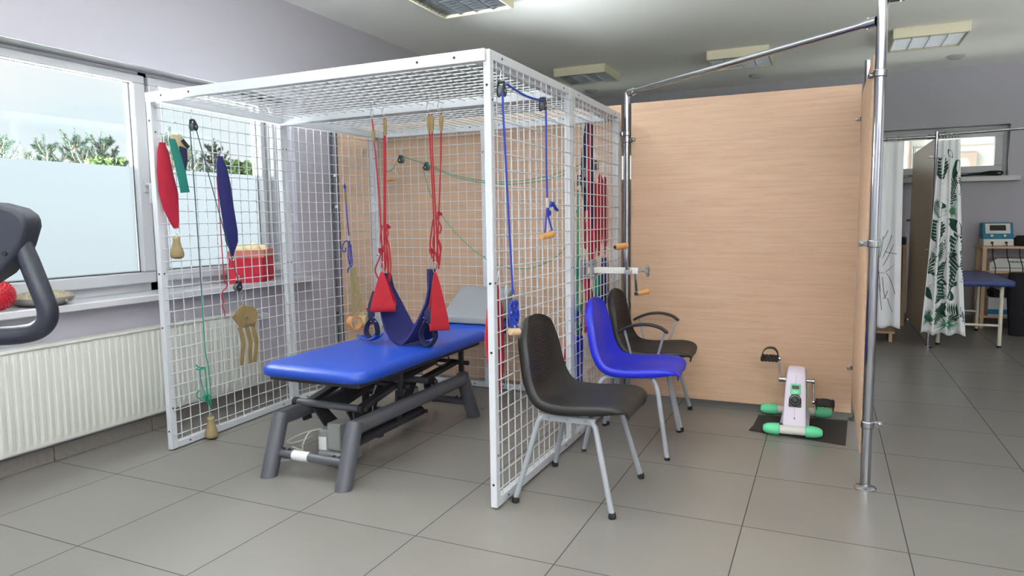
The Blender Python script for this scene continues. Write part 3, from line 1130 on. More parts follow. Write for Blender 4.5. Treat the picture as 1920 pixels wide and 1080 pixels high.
face(MB(), -.075, .075, .10, .165, .004, .007).build('screen', 'screen', dv)
kn = MB()
for x in (4.955, 5.085):
    kn.cyl((x, 7.50, .945), (x, 7.475, .945), .013, 12)
kn.build_each('socket', 'rubber', dv)
kb = MB()
for x in (-.06, .06):
    kb.cyl(pb + V3((x, 0, 0)) + tl * .035, pb + V3((x, 0, 0)) + tl * .035 + tn * .014, .014, 12)
kb.build_each('control_knob', 'device_white', dv)
cb = MB()
for x, zb in ((4.955, .45), (5.085, .42), (5.2, .5)):
    cb.tube(catmull([(x, 7.475, .945), (x, 7.44, .90), (x - .01, 7.36, .80), (x + .02, 7.35, .65), (x - .02, 7.36, zb)], 5), .005, 6)
cb.build_each('lead', 'rubber', dv)
bag = MB()
bag.pad([((5.17, 7.6, .91), (5.45, 7.6, .91)), ((5.16, 7.6, .97), (5.46, 7.6, .97)), ((5.2, 7.6, 1.02), (5.44, 7.6, 1.02))], .2, wob=.02, nrm=(0, 1, 0))
tag(bag.build('dark_pouch', 'dark_cloth', loc=(5.3, 7.6, .91)), 'dark pouch on the pine rack right of the therapy device', 'bag')
cs = thing('device_case', 'white box with sloping top corners on the middle shelf behind the couch', 'box', (5.17, 7.55, .64))
MB().prism([(4.93, 7.42, .637), (5.42, 7.42, .637), (5.42, 7.42, .72), (5.36, 7.42, .775), (5.0, 7.42, .775), (4.93, 7.42, .72)], (0, .28, 0)).build('case_body', 'carton', cs, bevel=.004)
pt = MB()
for k in range(14):
    pt.box((5.10 + k * .012, 7.4175, .732), (5.10 + k * .012 + .008, 7.4195, .750 - .004 * (k % 3)))
pt.box((4.96, 7.4175, .668), (5.39, 7.4195, .673))
pt.build('case_print', 'screen', cs)
cr = thing('carton', 'white and blue carton on the floor shelf under the pine rack', 'box', (5.15, 7.5, .145))
B((4.93, 7.39, .143), (5.36, 7.7, .34), 'carton_body', 'carton', cr, bevel=.003)
B((4.928, 7.387, .16), (5.362, 7.39, .215), 'carton_band', 'carton_blue', cr)
bl = MB()
bl.pad([((4.95, 7.52, .345), (5.25, 7.52, .345)), ((4.93, 7.52, .42), (5.3, 7.52, .42)), ((5.0, 7.52, .47), (5.26, 7.52, .47))], .22, wob=.03, nrm=(0, 1, 0))
tag(bl.build('rolled_blanket', 'dark_cloth', loc=(5.1, 7.52, .345)), 'dark rolled cloth on top of the carton under the rack', 'blanket')
tw = MB()
tw.pad([((5.02, 6.95, .655), (5.18, 6.95, .655)), ((5.0, 6.95, .5), (5.2, 6.95, .5)), ((5.02, 6.95, .2), (5.26, 6.95, .2)), ((5.04, 6.95, .005), (5.3, 6.95, .005))], .16, wob=.03, nrm=(0, 1, 0))
tag(tw.build('dark_bag', 'dark_cloth', loc=(5.1, 6.95, 0)), 'tall dark bag standing on the floor right of the blue couch', 'bag')

# left cubicle rack
s2 = thing('pine_rack', 'narrow pine rack with two shelves between the white curtain and the pale panel', 'shelf', (4.0, 7.5, 0))
for x in (3.55, 4.10):
    for y in (7.32, 7.68):
        B((x - .017, y - .017, 0), (x + .017, y + .017, .925), 'upright', 'pine_shelf', s2)
for z in (.90, .56):
    B((3.53, 7.30, z), (4.13, 7.70, z + .022), 'shelf_board', 'pine_shelf', s2)
rdv = thing('clock_radio', 'small black device on top of the narrow pine rack', 'device', (4.0, 7.5, .924))
B((3.88, 7.40, .923), (4.12, 7.60, 1.01), 'radio_body', 'black_plastic', rdv, bevel=.008)
B((3.91, 7.396, .945), (4.03, 7.40, .99), 'display', 'screen', rdv)
rd = MB()
rd.pad([((3.8, 7.45, .585), (4.06, 7.45, .585)), ((3.8, 7.45, .65), (4.06, 7.45, .65)), ((3.86, 7.45, .69), (4.0, 7.45, .69))], .2, wob=.02, nrm=(0, 1, 0))
tag(rd.build('folded_towel', 'dark_red', loc=(3.95, 7.45, .583)), 'dark red folded cloth on the lower shelf of the narrow pine rack', 'towel')
st = thing('step_stool', 'low wooden step lying under the white line print curtain', 'step', (3.75, 6.1, 0))
B((3.55, 6.1, .085), (3.93, 6.4, .105), 'step_board', 'pine_shelf', st)
B((3.57, 6.1, .0), (3.60, 6.4, .085), 'side', 'pine_shelf', st)
B((3.88, 6.1, .0), (3.91, 6.4, .085), 'side', 'pine_shelf', st)
# things on the far sill
sp = MB()
sp.pad([((3.95, 7.79, 1.692), (4.10, 7.79, 1.692)), ((3.94, 7.79, 1.72), (4.11, 7.79, 1.72)), ((3.97, 7.79, 1.745), (4.07, 7.79, 1.745))], .09, nrm=(0, 1, 0))
tag(sp.build('sponge', 'cream_leather', loc=(4.02, 7.79, 1.692)), 'cream sponge on the far window sill left of the pale panel', 'sponge')
cl = MB()
cl.tube(catmull([(4.45, 7.79, 1.70), (4.65, 7.80, 1.705), (4.8, 7.78, 1.715), (4.95, 7.79, 1.74), (5.06, 7.78, 1.735), (5.05, 7.80, 1.705), (4.9, 7.79, 1.71), (4.75, 7.80, 1.72), (4.9, 7.81, 1.73), (5.03, 7.80, 1.72)], 6), .010, 8)
tag(cl.build('coiled_strap', 'rubber', loc=(4.8, 7.79, 1.69)), 'black coiled strap on the far window sill right of the leaf print curtain', 'strap')
# ---------------------------------------------------------------- white wire cage
CH = 1.975
FL, LM, BL = V3((-.055, .965, 0)), V3((-.115, 2.03, 0)), V3((-.02, 2.945, 0))
FR, RM, BR = V3((1.982, .955, 0)), V3((1.992, 1.935, 0)), V3((1.982, 2.932, 0))
BM = (BL + BR) / 2
cage = thing('wire_cage', 'large white wire mesh suspension cage standing open at the front around the blue treatment table', 'therapy cage', (.97, 1.95, 0))
PITCH, WR = .07, .0029

def mesh_panel(p0, p1, out, w0=.034, w1=.034, front=False):
    """framed mesh side panel from p0 to p1, nubs of the wires on the face 'out'"""
    d = (p1 - p0).normalized()
    L = (p1 - p0).length
    up = V3((0, 0, 1))
    n = V3(out) - d * V3(out).dot(d)
    n.normalize()
    t = .032
    fb = MB()
    a0, a1 = p0 + up * .006, p1 + up * .006
    zt = up * (CH - .006)
    fb.bar(p0 + d * (w0 / 2) + up * .006, p0 + d * (w0 / 2) + up * CH, w0, t, n)
    fb.bar(p1 - d * (w1 / 2) + up * .006, p1 - d * (w1 / 2) + up * CH, w1, t, n)
    fb.bar(p0 + d * w0 + up * .026, p1 - d * w1 + up * .026, t, .04, up)
    fb.bar(p0 + d * w0 + up * (CH - .02), p1 - d * w1 + up * (CH - .02), t, .04, up)
    f = fb.build('mesh_panel', 'cage', cage, bevel=.003)
    wb = MB()
    k = 0
    x = w0 + .035
    off = n * .010
    while x < L - w1 - .015:
        wb.cyl(p0 + d * x + up * .03 + off, p0 + d * x + up * (CH - .03) + off, WR, 6)
        x += PITCH
    z = .085
    while z < CH - .045:
        a = p0 + d * (w0 * .45) + up * z + n * (.0165 + WR * .2)
        b = p1 - d * (w1 * .45) + up * z + n * (.0165 + WR * .2)
        wb.cyl(a, b, WR, 6)
        z += PITCH
    wb.build('wire_grid', 'cage', f)
    bo = MB()
    for q in (p0 + d * w0 * .5, p1 - d * w1 * .5):
        for z in (.24, 1.0, 1.77):
            bo.cyl(q + up * z + n * .0150, q + up * z + n * .0172, .0058, 8)
    for sgm in (.12, .88):
        for z in (.026, CH - .02):
            bo.cyl(p0 + d * (L * sgm) + up * z + n * .0150, p0 + d * (L * sgm) + up * z + n * .0172, .0058, 8)
    if front:
        for z in (.11, .70, 1.0, 1.83):
            bo.cyl(p0 + up * z - d * .001, p0 + up * z + d * .0016, .006, 8)
    bo.build_each('bolt', 'hole', f)
    return f
mesh_panel(FL, LM, (1, 0, 0), w0=.042, front=True)
mesh_panel(LM, BL, (1, 0, 0))
mesh_panel(FR, RM, (1, 0, 0), w0=.036, front=True)
mesh_panel(RM, BR, (1, 0, 0), w1=.045)
mesh_panel(BL, BM, (0, -1, 0))
mesh_panel(BM, BR, (0, -1, 0))

def roof_panel(a, b, c, d_):
    """a front left, b front right, c rear right, d rear left"""
    fb = MB()
    z = V3((0, 0, CH + .001))
    h, w = .05, .034
    lo = z - V3((0, 0, h / 2))
    fb.bar(a + lo + V3((0, w / 2, 0)), b + lo + V3((0, w / 2, 0)), w, h)
    fb.bar(d_ + lo - V3((0, w / 2, 0)), c + lo - V3((0, w / 2, 0)), w, h)
    fb.bar(a + lo + V3((w / 2 + .034, w, 0)), d_ + lo + V3((w / 2 + .034, -w, 0)), w, h)
    fb.bar(b + lo + V3((-w / 2 - .034, w, 0)), c + lo + V3((-w / 2 - .034, -w, 0)), w, h)
    f = fb.build('roof_panel', 'cage', cage, bevel=.003)
    wb = MB()
    zz = V3((0, 0, CH - .012))
    L = (d_ - a).length
    k = .07
    while k < L - .04:
        p, q = a.lerp(d_, k / L), b.lerp(c, k / L)
        wb.cyl(p + zz + V3((.06, 0, 0)), q + zz - V3((.06, 0, 0)), WR, 6)
        k += PITCH
    Lx = (b - a).length
    k = .10
    while k < Lx - .06:
        p, q = a.lerp(b, k / Lx), d_.lerp(c, k / Lx)
        wb.cyl(p + zz + V3((0, .015, -.005)), q + zz + V3((0, -.015, -.005)), WR, 6)
        k += PITCH
    wb.build('wire_grid', 'cage', f)
    bo = MB()
    for s in (.06, .16, .84, .93):
        p = a.lerp(b, s) + lo
        bo.cyl(p + V3((0, -.0015, .0)), p + V3((0, .001, 0)), .006, 8)
    bo.build_each('bolt', 'hole', f)
SH = V3((0, .017, 0))
roof_panel(FL - SH + V3((.0, 0, 0)), FR - SH, RM, LM + V3((.0, -.04, 0)))
roof_panel(LM + V3((0, -.04, 0)), RM, BR + SH, BL + SH)

# ---------------------------------------------------------------- things hooked on the cage
def pulley(name, label, p, nrm, hook_up=.05, tilt=0.0, group=None):
    """hanging pulley: p = hook top, wheel axis along nrm"""
    p, n = V3(p), V3(nrm).normalized()
    s = V3((0, 0, 1)).cross(n).normalized()
    t = thing(name, label, 'pulley', p, group)
    s_hook(MB(), p, hook_up, s, .0022).build('hook', 'zinc', t)
    dn = (V3((0, 0, -1)) + s * tilt).normalized()
    sd = dn.cross(n).normalized()
    c = p + V3((0, 0, -hook_up)) + dn * .042
    ck = MB()
    for g in (-1, 1):
        pts = []
        for k in range(24):
            a = 2 * math.pi * k / 24
            r = .025 if math.cos(a) > -.2 else .025 + .022 * (abs(math.cos(a)) - .2)
            x, y = math.sin(a) * (.025 if math.cos(a) > 0 else .025 - .009 * abs(math.cos(a))), math.cos(a) * r
            pts.append(c + dn * y + sd * x + n * (g * .011))
        ck.prism(pts, n * (g * .004))
    ck.cyl(c - dn * .036 - n * .014, c - dn * .036 + n * .014, .006, 10)
    ck.build('cheek', 'pulley', t, bevel=.002)
    MB().lathe(c - n * .010, n, [(0, .021), (.003, .023), (.008, .018), (.012, .018), (.017, .023), (.02, .021)], 20).build('wheel', 'pulley_wheel', t)
    ax = MB()
    ax.cyl(c - n * .018, c + n * .018, .0055, 10)
    ax.build('axle', 'zinc', t)
    return t, c, dn, sd

def rope_thing(name, label, cat, loc, parts, group=None):
    t = thing(name, label, cat, loc, group)
    for nm, mt, mb in parts:
        mb.build(nm, mt, t)
    return t

def knot(c, s, r, seed, nrm=(1, 0, 0), n=16):
    rnd = random.Random(seed)
    c = V3(c)
    N = V3(nrm).normalized()
    u = V3((0, 0, 1)).cross(N).normalized()
    pts = []
    for k in range(n):
        a = k * 2.4
        rr = s * rnd.uniform(.45, 1.0)
        pts.append(c + u * (math.cos(a) * rr) + V3((0, 0, 1)) * (math.sin(a) * rr * 1.25) + N * (r * 2 * math.sin(k * 1.9)))
    return MB().tube(catmull(pts, 5), r, 7)

def weight_bag(name, label, top, s=1.0, h=.135):
    """pear shaped weight with a ring and clip on top"""
    t = thing(name, label, 'weight', top)
    p = V3(top)
    cl = MB()
    s_hook(cl, p, .035, (0, 1, 0), .002)
    ring(cl, p + V3((0, 0, -.043)), .011, .002)
    cl.build('clip', 'zinc', t)
    z = -.048
    MB().lathe(p + V3((0, 0, z)), (0, 0, -1), [(0, .015), (.006, .018), (.03, .019), (h * .45, .026), (h * .7, .036), (h * .86, .037), (h * .95, .030), (h, .012)], 20).build('weight_body', 'sand', t)
    bd = MB()
    bd.lathe(p + V3((0, 0, z - .004)), (0, 0, -1), [(0, .0185), (.001, .020), (.009, .020), (.010, .0185)], 18)
    bd.build('stitched_band', 'beige_strap', t)
    return t

XI = -.018
# crimson sling and its neighbours in the front left corner
t = thing('crimson_sling', 'long crimson padded sling hanging by the front left cage post', 'sling', (XI, 1.02, 1.79))
s_hook(MB(), (XI, .995, 1.795), .065).build('hook', 'zinc', t)
mb = MB()
mb.pad([((XI, .985, 1.715), (XI, 1.02, 1.715)), ((XI, .972, 1.66), (XI, 1.04, 1.66)), ((XI, .962, 1.56), (XI, 1.07, 1.54)), ((XI, .968, 1.45), (XI, 1.085, 1.44)), ((XI, .985, 1.36), (XI, 1.09, 1.35)),
        ((XI, 1.02, 1.29), (XI, 1.085, 1.29)), ((XI, 1.045, 1.25), (XI, 1.072, 1.25))], [.014, .024, .03, .032, .03, .024, .016], wob=.012)
mb.build('padded_body', 'crimson', t)
weight_bag('sandbag_weight', 'pear shaped beige weight clipped below the crimson sling', (XI, 1.058, 1.252), h=.125)
t = thing('teal_band', 'short teal cloth band hanging over the crimson sling', 'sling', (XI + .04, 1.05, 1.80))
s_hook(MB(), (XI + .008, 1.05, 1.795), .07).build('hook', 'zinc', t)
MB().pad([((XI + .035, 1.018, 1.735), (XI + .035, 1.065, 1.738)), ((XI + .038, 1.03, 1.66), (XI + .038, 1.088, 1.66)), ((XI + .04, 1.05, 1.55), (XI + .04, 1.112, 1.55)), ((XI + .04, 1.072, 1.445), (XI + .04, 1.132, 1.45))], [.008, .012, .012, .008], wob=.01).build('band', 'teal', t)
t = thing('leather_halter', 'beige and black leather halter folded behind the teal band', 'harness', (XI + .01, 1.12, 1.83))
s_hook(MB(), (XI, 1.095, 1.835), .08).build('hook', 'zinc', t)
MB().pad([((XI + .005, 1.06, 1.765), (XI + .005, 1.115, 1.765)), ((XI + .005, 1.06, 1.72), (XI + .005, 1.165, 1.70)), ((XI + .005, 1.08, 1.66), (XI + .005, 1.175, 1.655)), ((XI + .005, 1.10, 1.62), (XI + .005, 1.15, 1.61))], .016, wob=.01).build('leather_body', 'cream_leather', t)
MB().pad([((XI + .018, 1.10, 1.705), (XI + .018, 1.15, 1.69)), ((XI + .018, 1.105, 1.64), (XI + .018, 1.15, 1.62)), ((XI + .018, 1.115, 1.56), (XI + .018, 1.125, 1.55))], .012).build('dark_flap', 'dark_navy', t)
MB().strap([(XI + .02, 1.12, 1.74), (XI + .02, 1.16, 1.70)], .02, .006, (0, .6, .8)).build('strap_tip', 'rubber', t)

# pulley with the long green cord
pt1, c1, _, _ = pulley('cord_pulley', 'black pulley hooked high on the left mesh panel with the green cord over it', (XI + .006, 1.205, 1.915), (1, .25, 0), .05, .25)
pt2, c2, _, _ = pulley('cord_pulley', 'small black pulley hanging low on the slanting cord above the leather head halter', (XI + .03, 1.465, .955), (1, 0, 0), .03, -.3)
t = thing('green_rope', 'long green cord running down the left mesh panel to a knotted loop near the floor', 'cord', (XI + .006, 1.2, 1.85))
xr = XI + .01
MB().tube([(xr, 1.185, 1.83), (xr, 1.195, 1.3), (xr, 1.20, .85)], .0032, 7).build('dark_strand', 'dark_rope', t)
MB().tube(catmull([(xr, 1.20, .85), (xr, 1.20, .55), (xr, 1.215, .44), (xr, 1.222, .25), (xr, 1.215, .19)], 5), .0036, 7).build('green_strand', 'green_rope', t)
MB().tube([(xr, 1.225, 1.82), (xr + .01, 1.34, 1.37), (xr + .02, 1.455, .93)], .003, 7).build('slanting_strand', 'dark_rope', t)
MB().tube(catmull([(xr, 1.215, .19), (xr, 1.20, .25), (xr, 1.195, .38), (xr, 1.19, .43), (xr, 1.16, .435), (xr, 1.155, .40), (xr, 1.165, .33), (xr, 1.185, .25), (xr, 1.20, .215)], 5), .0036, 7).build('loop', 'green_rope', t)
k = MB()
k.tube(catmull([(xr, 1.195, .435), (xr, 1.15, .445), (xr, 1.13, .465)], 4), .004, 6)
k.tube(catmull([(xr + .004, 1.19, .432), (xr + .004, 1.15, .432), (xr + .004, 1.125, .44)], 4), .004, 6)
k.tube(catmull([(xr, 1.18, .275), (xr, 1.15, .26), (xr, 1.125, .275), (xr, 1.13, .305), (xr, 1.15, .31)], 4), .0036, 6)
kk = knot((xr, 1.19, .255), .024, .0038, 5)
k.add(kk.v, kk.f)
k.build_each('knot', 'green_rope', t)
weight_bag('sandbag_weight', 'pear shaped beige weight hanging from the green cord just above the floor', (xr, 1.212, .185))

# navy sling with a red cord behind
t = thing('navy_sling', 'long narrow navy padded sling in the middle of the left mesh panel', 'sling', (XI, 1.39, 1.77))
s_hook(MB(), (XI + .004, 1.385, 1.765), .075).build('hook', 'zinc', t)
hk = MB()
ring(hk, (XI + .008, 1.39, 1.685), .014, .0024)
ring(hk, (XI + .012, 1.437, 1.06), .014, .0022)
hk.build_each('ring', 'zinc', t)
mb = MB()
xs = XI + .012
mb.pad([((xs, 1.378, 1.672), (xs, 1.402, 1.672)), ((xs, 1.36, 1.62), (xs, 1.432, 1.60)), ((xs, 1.362, 1.52), (xs, 1.455, 1.50)), ((xs, 1.375, 1.38), (xs, 1.468, 1.37)), ((xs, 1.388, 1.24), (xs, 1.485, 1.23)),
        ((xs, 1.395, 1.17), (xs, 1.487, 1.16)), ((xs, 1.415, 1.115), (xs, 1.465, 1.11)), ((xs, 1.43, 1.075), (xs, 1.448, 1.075))], [.012, .024, .03, .034, .034, .03, .02, .012], wob=.012)
mb.build('padded_body', 'navy', t)
t = thing('red_rope', 'thin red cord with a frayed knot dangling behind the tip of the navy sling', 'cord', (XI, 1.37, 1.3))
MB().tube(catmull([(XI, 1.365, 1.55), (XI, 1.372, 1.3), (XI, 1.375, 1.05), (XI, 1.38, .93), (XI, 1.40, .905), (XI, 1.385, .88)], 5), .0032, 6).build('strand', 'red_rope', t)
MB().tube(catmull([(XI, 1.385, .88), (XI, 1.36, .865), (XI, 1.355, .83), (XI, 1.365, .80), (XI, 1.352, .78), (XI, 1.366, .745), (XI, 1.368, .715)], 5), .0034, 6).build('curled_end', 'red_rope', t)

# leather head halter
xh = XI + .035
t = thing('head_halter', 'tan leather head halter with three hanging straps below the low black pulley', 'harness', (xh, 1.48, .83))
hk = MB()
ring(hk, (xh, 1.475, .842), .013, .0024)
s_hook(hk, (xh, 1.474, .83), .05, r=.0024)
hk.build('snap_hook', 'zinc', t)
body = [(xh, 1.474, .785), (xh, 1.49, .766), (xh, 1.555, .755), (xh, 1.595, .715), (xh, 1.582, .668), (xh, 1.562, .632), (xh, 1.50, .634), (xh, 1.448, .628), (xh, 1.415, .67), (xh, 1.382, .712), (xh, 1.395, .722), (xh, 1.44, .758), (xh, 1.465, .768)]
MB().prism(body, (.010, 0, 0)).build('leather_body', 'suede', t, bevel=.003)
st = MB()
for ys in ((1.44, 1.455, 1.462, 1.45, 1.44), (1.495, 1.51, 1.52, 1.512, 1.51), (1.545, 1.558, 1.568, 1.56, 1.545)):
    zs = (.64, .58, .53, .47, .40)
    st.strap(catmull([(xh + .006, y, z) for y, z in zip(ys, zs)], 4), [.03] * 17, .005, (0, 1, .05))
st.build_each('strap', 'suede', t)
bk = MB()
ring(bk, (xh + .014, 1.493, .69), .012, .0022)
for y in (1.485, 1.545):
    for dz in (0, .012):
        bk.bar((xh + .013, y - .018, .65 - dz), (xh + .013, y + .018, .65 - dz), .003, .003)
for y, z in ((1.59, .715), (1.42, .735)):
    ring(bk, (xh + .01, y, z), .010, .002)
bk.build_each('buckle', 'zinc', t)

# blue cord with the cream foot harness on the rear left panel
xb = -.012
t = thing('blue_rope', 'blue cord with a leather adjuster hanging on the rear left mesh panel', 'cord', (xb, 2.56, 1.62))
s_hook(MB(), (xb - .01, 2.545, 1.615), .055).build('hook', 'zinc', t)
MB().tube(catmull([(xb, 2.553, 1.56), (xb, 2.555, 1.53), (xb, 2.562, 1.46), (xb, 2.57, 1.3), (xb, 2.585, 1.15), (xb, 2.59, .95)], 4), .0042, 7).build('strand', 'blue_rope', t)
MB().pad([((xb, 2.551, 1.50), (xb, 2.565, 1.50)), ((xb, 2.549, 1.46), (xb, 2.569, 1.46)), ((xb, 2.555, 1.41), (xb, 2.572, 1.41))], .012).build('leather_adjuster', 'suede', t)
k = knot((xb, 2.555, 1.535), .014, .0042, 3, n=9)
k.tube(catmull([(xb, 2.58, 1.12), (xb, 2.545, 1.13), (xb, 2.505, 1.10), (xb, 2.50, 1.06), (xb, 2.53, 1.05), (xb, 2.54, 1.08)], 5), .0042, 7)
k.tube(catmull([(xb, 2.575, 1.12), (xb, 2.565, 1.02), (xb, 2.58, .95), (xb, 2.60, .93), (xb, 2.61, .98), (xb, 2.60, 1.10)], 5), .0042, 7)
k.tube(catmull([(xb, 2.58, .93), (xb, 2.56, .915), (xb, 2.55, .89)], 4), .005, 7)
k.build_each('knot', 'blue_rope', t)
B((xb - .006, 2.57, 1.13), (xb + .008, 2.592, 1.17), 'white_stopper', 'pvc', t, bevel=.003)
t = thing('foot_harness', 'cream leather foot harness on olive straps hanging from the blue cord', 'harness', (xb, 2.6, .93))
st = MB()
st.strap([(xb + .004, 2.60, .92), (xb + .006, 2.595, .75), (xb + .006, 2.60, .56)], .042, .005, (0, 1, 0))
st.build('olive_strap', 'beige_strap', t)
st = MB()
st.strap([(xb + .012, 2.605, .925), (xb + .016, 2.645, .74), (xb + .02, 2.69, .56)], [.05, .048, .042], .004, (0, 1, .1))
st.build('ribbed_strap', 'beige_strap', t)
rg = MB()
rg.tube([(xb, 2.585, .925), (xb, 2.63, .925), (xb, 2.615, .955), (xb, 2.60, .955)], .0028, 6, closed=True)
rg.build('ring', 'zinc', t)
cu = MB()
def cuff(mb, c, r, w, a0, a1, yaw=0.0, th=.006, n=18):
    c = V3(c)
    vs = []
    for k in range(n + 1):
        a = math.radians(a0 + (a1 - a0) * k / n)
        vs.append(c + V3((math.sin(a) * r * math.sin(yaw), math.sin(a) * r * math.cos(yaw), -math.cos(a) * r)))
    mb.strap(vs, w, th, (math.cos(yaw), -math.sin(yaw), 0))
cuff(cu, (xb + .01, 2.60, .505), .052, .055, -150, 140, .3)
cu.build('ankle_cuff', 'orange_leather', t)
cu = MB()
cuff(cu, (xb + .03, 2.70, .505), .052, .062, -165, 165, -.2, .009)
cu.strap([(xb + .03, 2.66, .565), (xb + .03, 2.70, .57), (xb + .03, 2.735, .56)], .06, .01, (1, 0, 0))
cu.build('heel_cup', 'cream_leather', t)
MB().strap([(xb + .055, 2.715, .60), (xb + .06, 2.745, .53), (xb + .05, 2.755, .47)], .035, .008, (1, 0, 0)).build('red_lining', 'red', t)
bb = MB()
for z in (.585, .57, .557):
    bb.bar((xb + .045, 2.66, z), (xb + .045, 2.73, z), .004, .006)
bb.build_each('white_buckle', 'pvc', t)

# pulleys, handle and green cord on the back panels
yb = 2.905
ptA, cA, _, _ = pulley('cord_pulley', 'left of the two black pulleys on the back mesh panel', (.262, yb, 1.83), (.15, 1, 0), .045)
ptB, cB, _, _ = pulley('cord_pulley', 'right of the two black pulleys on the back mesh panel', (.492, yb, 1.765), (.15, 1, 0), .045)
ptC, cC, _, _ = pulley('cord_pulley', 'black pulley inside the right rear mesh panel beside the red slings', (1.955, 2.52, 1.68), (1, 0, 0), .045)
ptD, cD, _, _ = pulley('cord_pulley', 'left of the two dark pulleys hanging side by side behind the navy and red straps', (1.945, 2.25, 1.585), (1, .3, 0), .055)
ptE, cE, _, _ = pulley('cord_pulley', 'right of the two dark pulleys hanging side by side behind the navy and red straps', (1.945, 2.34, 1.575), (1, .3, 0), .055)
t = thing('green_rope', 'thin green cord sagging across the cage from the back pulleys to the right mesh panel', 'cord', cA)
yg = 2.875
MB().tube(catmull([(.28, yg, 1.775), (.40, yg, 1.735), (.52, yg, 1.70), (.80, 2.80, 1.60), (1.2, 2.68, 1.535), (1.6, 2.58, 1.55), (1.93, 2.49, 1.63)], 7), .0026, 6).build('upper_strand', 'green_rope', t)
MB().tube(catmull([(.515, yg, 1.705), (.62, 2.84, 1.65), (.9, 2.74, 1.565), (1.25, 2.62, 1.515), (1.6, 2.48, 1.515), (1.93, 2.3, 1.565)], 7), .0026, 6).build('second_strand', 'green_rope', t)
MB().tube(catmull([(.24, yg, 1.735), (.225, yg, 1.70), (.19, yg, 1.665), (.155, yg, 1.66), (.135, yg, 1.675)], 5), .0026, 6).build('short_end', 'green_rope', t)
t = thing('green_rope', 'thin green cord dropping from the right back pulley in a low curve', 'cord', cB)
MB().tube(catmull([(.475, yg, 1.68), (.58, 2.82, 1.45), (.75, 2.76, 1.25), (1.0, 2.68, 1.06), (1.25, 2.56, .965), (1.5, 2.4, .955), (1.75, 2.2, 1.01), (1.93, 2.05, 1.12), (1.955, 2.16, 1.32)], 7), .0026, 6).build('strand', 'green_rope', t)
t = thing('pull_grip', 'wooden pull handle with a wire bow hooked on the back mesh panel', 'handle', (.18, yb, 1.73))
hb = s_hook(MB(), (.165, yb - .01, 1.745), .055, (1, 0, 0))
hb.tube(catmull([(.13, yb - .015, 1.605), (.115, yb - .015, 1.64), (.135, yb - .015, 1.675), (.17, yb - .015, 1.68), (.215, yb - .015, 1.665), (.238, yb - .015, 1.63), (.235, yb - .015, 1.60)], 5), .0028, 6)
hb.build('wire_bow', 'zinc', t)
MB().lathe((.105, yb - .015, 1.597), (1, 0, .03), [(0, .010), (.006, .013), (.02, .0105), (.06, .0135), (.10, .0105), (.116, .013), (.122, .010)], 16).build('wooden_grip', 'dowel', t)

# blue cord over two pulleys on the outside of the right panel
xo = 2.026
pR1, cR1, _, _ = pulley('cord_pulley', 'black pulley near the front corner on the outside of the right mesh panel', (xo, 1.0, 1.90), (1, .1, 0), .05, .15)
pR2, cR2, _, _ = pulley('cord_pulley', 'black pulley on the right mesh panel near its middle post', (xo, 1.468, 1.885), (1, .1, 0), .03, .05)
t = thing('blue_rope', 'blue cord running over both right panel pulleys with a wooden dowel at each end', 'cord', cR1)
xc = xo + .012
MB().tube(catmull([(xc, 1.0, 1.80), (xc, .99, 1.75), (xc, 1.03, 1.3), (xc, 1.065, .945)], 5), .0048, 8).build('front_strand', 'blue_rope', t)
MB().tube(catmull([(xc, 1.03, 1.84), (xc, 1.2, 1.825), (xc, 1.33, 1.825), (xc, 1.45, 1.835)], 5), .0048, 8).build('top_strand', 'blue_rope', t)
MB().tube([(xc, 1.478, 1.79), (xc, 1.478, 1.5), (xc, 1.485, 1.345)], .0048, 8).build('rear_strand', 'blue_rope', t)
k = knot((xc + .004, 1.07, .895), .028, .0052, 11, n=14)
k2 = knot((xc + .006, 1.075, .845), .03, .0052, 12, n=14)
k.add(k2.v, k2.f)
k.tube(catmull([(xc, 1.05, .91), (xc, 1.025, .89), (xc, 1.03, .83), (xc, 1.05, .80), (xc, 1.062, .83)], 5), .0048, 7)
k.build_each('knot', 'blue_rope', t)
lp = MB()
lp.tube(catmull([(xc, 1.06, .83), (xc, 1.06, .79), (xc, 1.058, .775)], 4), .0046, 7)
lp.tube(catmull([(xc, 1.08, .83), (xc + .01, 1.087, .79), (xc + .02, 1.087, .765)], 4), .0046, 7)
lp.build_each('loop', 'blue_rope', t)
MB().lathe((xc - .005, 1.04, .782), (.35, .9, -.1), [(0, .014), (.004, .016), (.052, .016), (.056, .014)], 16).build('wooden_dowel', 'pale_dowel', t)
lp = MB()
lp.tube(catmull([(xc, 1.485, 1.345), (xc, 1.47, 1.28), (xc, 1.45, 1.205)], 4), .0046, 7)
lp.tube(catmull([(xc, 1.488, 1.345), (xc, 1.495, 1.29), (xc + .015, 1.51, 1.215)], 4), .0046, 7)
lp.build_each('handle_loop', 'blue_rope', t)
k = knot((xc, 1.505, 1.30), .014, .0046, 13, n=9)
k.tube(catmull([(xc, 1.50, 1.32), (xc, 1.53, 1.345), (xc, 1.565, 1.352), (xc, 1.60, 1.33), (xc, 1.63, 1.315), (xc, 1.60, 1.318), (xc, 1.57, 1.338)], 5), .0046, 7)
kb = knot((xc, 1.555, 1.345), .010, .0046, 14, n=8)
k.add(kb.v, kb.f)
k.build_each('bow_knot', 'blue_rope', t)
B((xc - .006, 1.477, 1.325), (xc + .006, 1.494, 1.375), 'white_stopper', 'pvc', t, bevel=.002)
MB().lathe((xc - .01, 1.43, 1.187), (.4, .85, .12), [(0, .014), (.004, .016), (.072, .016), (.076, .014)], 16).build('wooden_dowel', 'dowel', t)

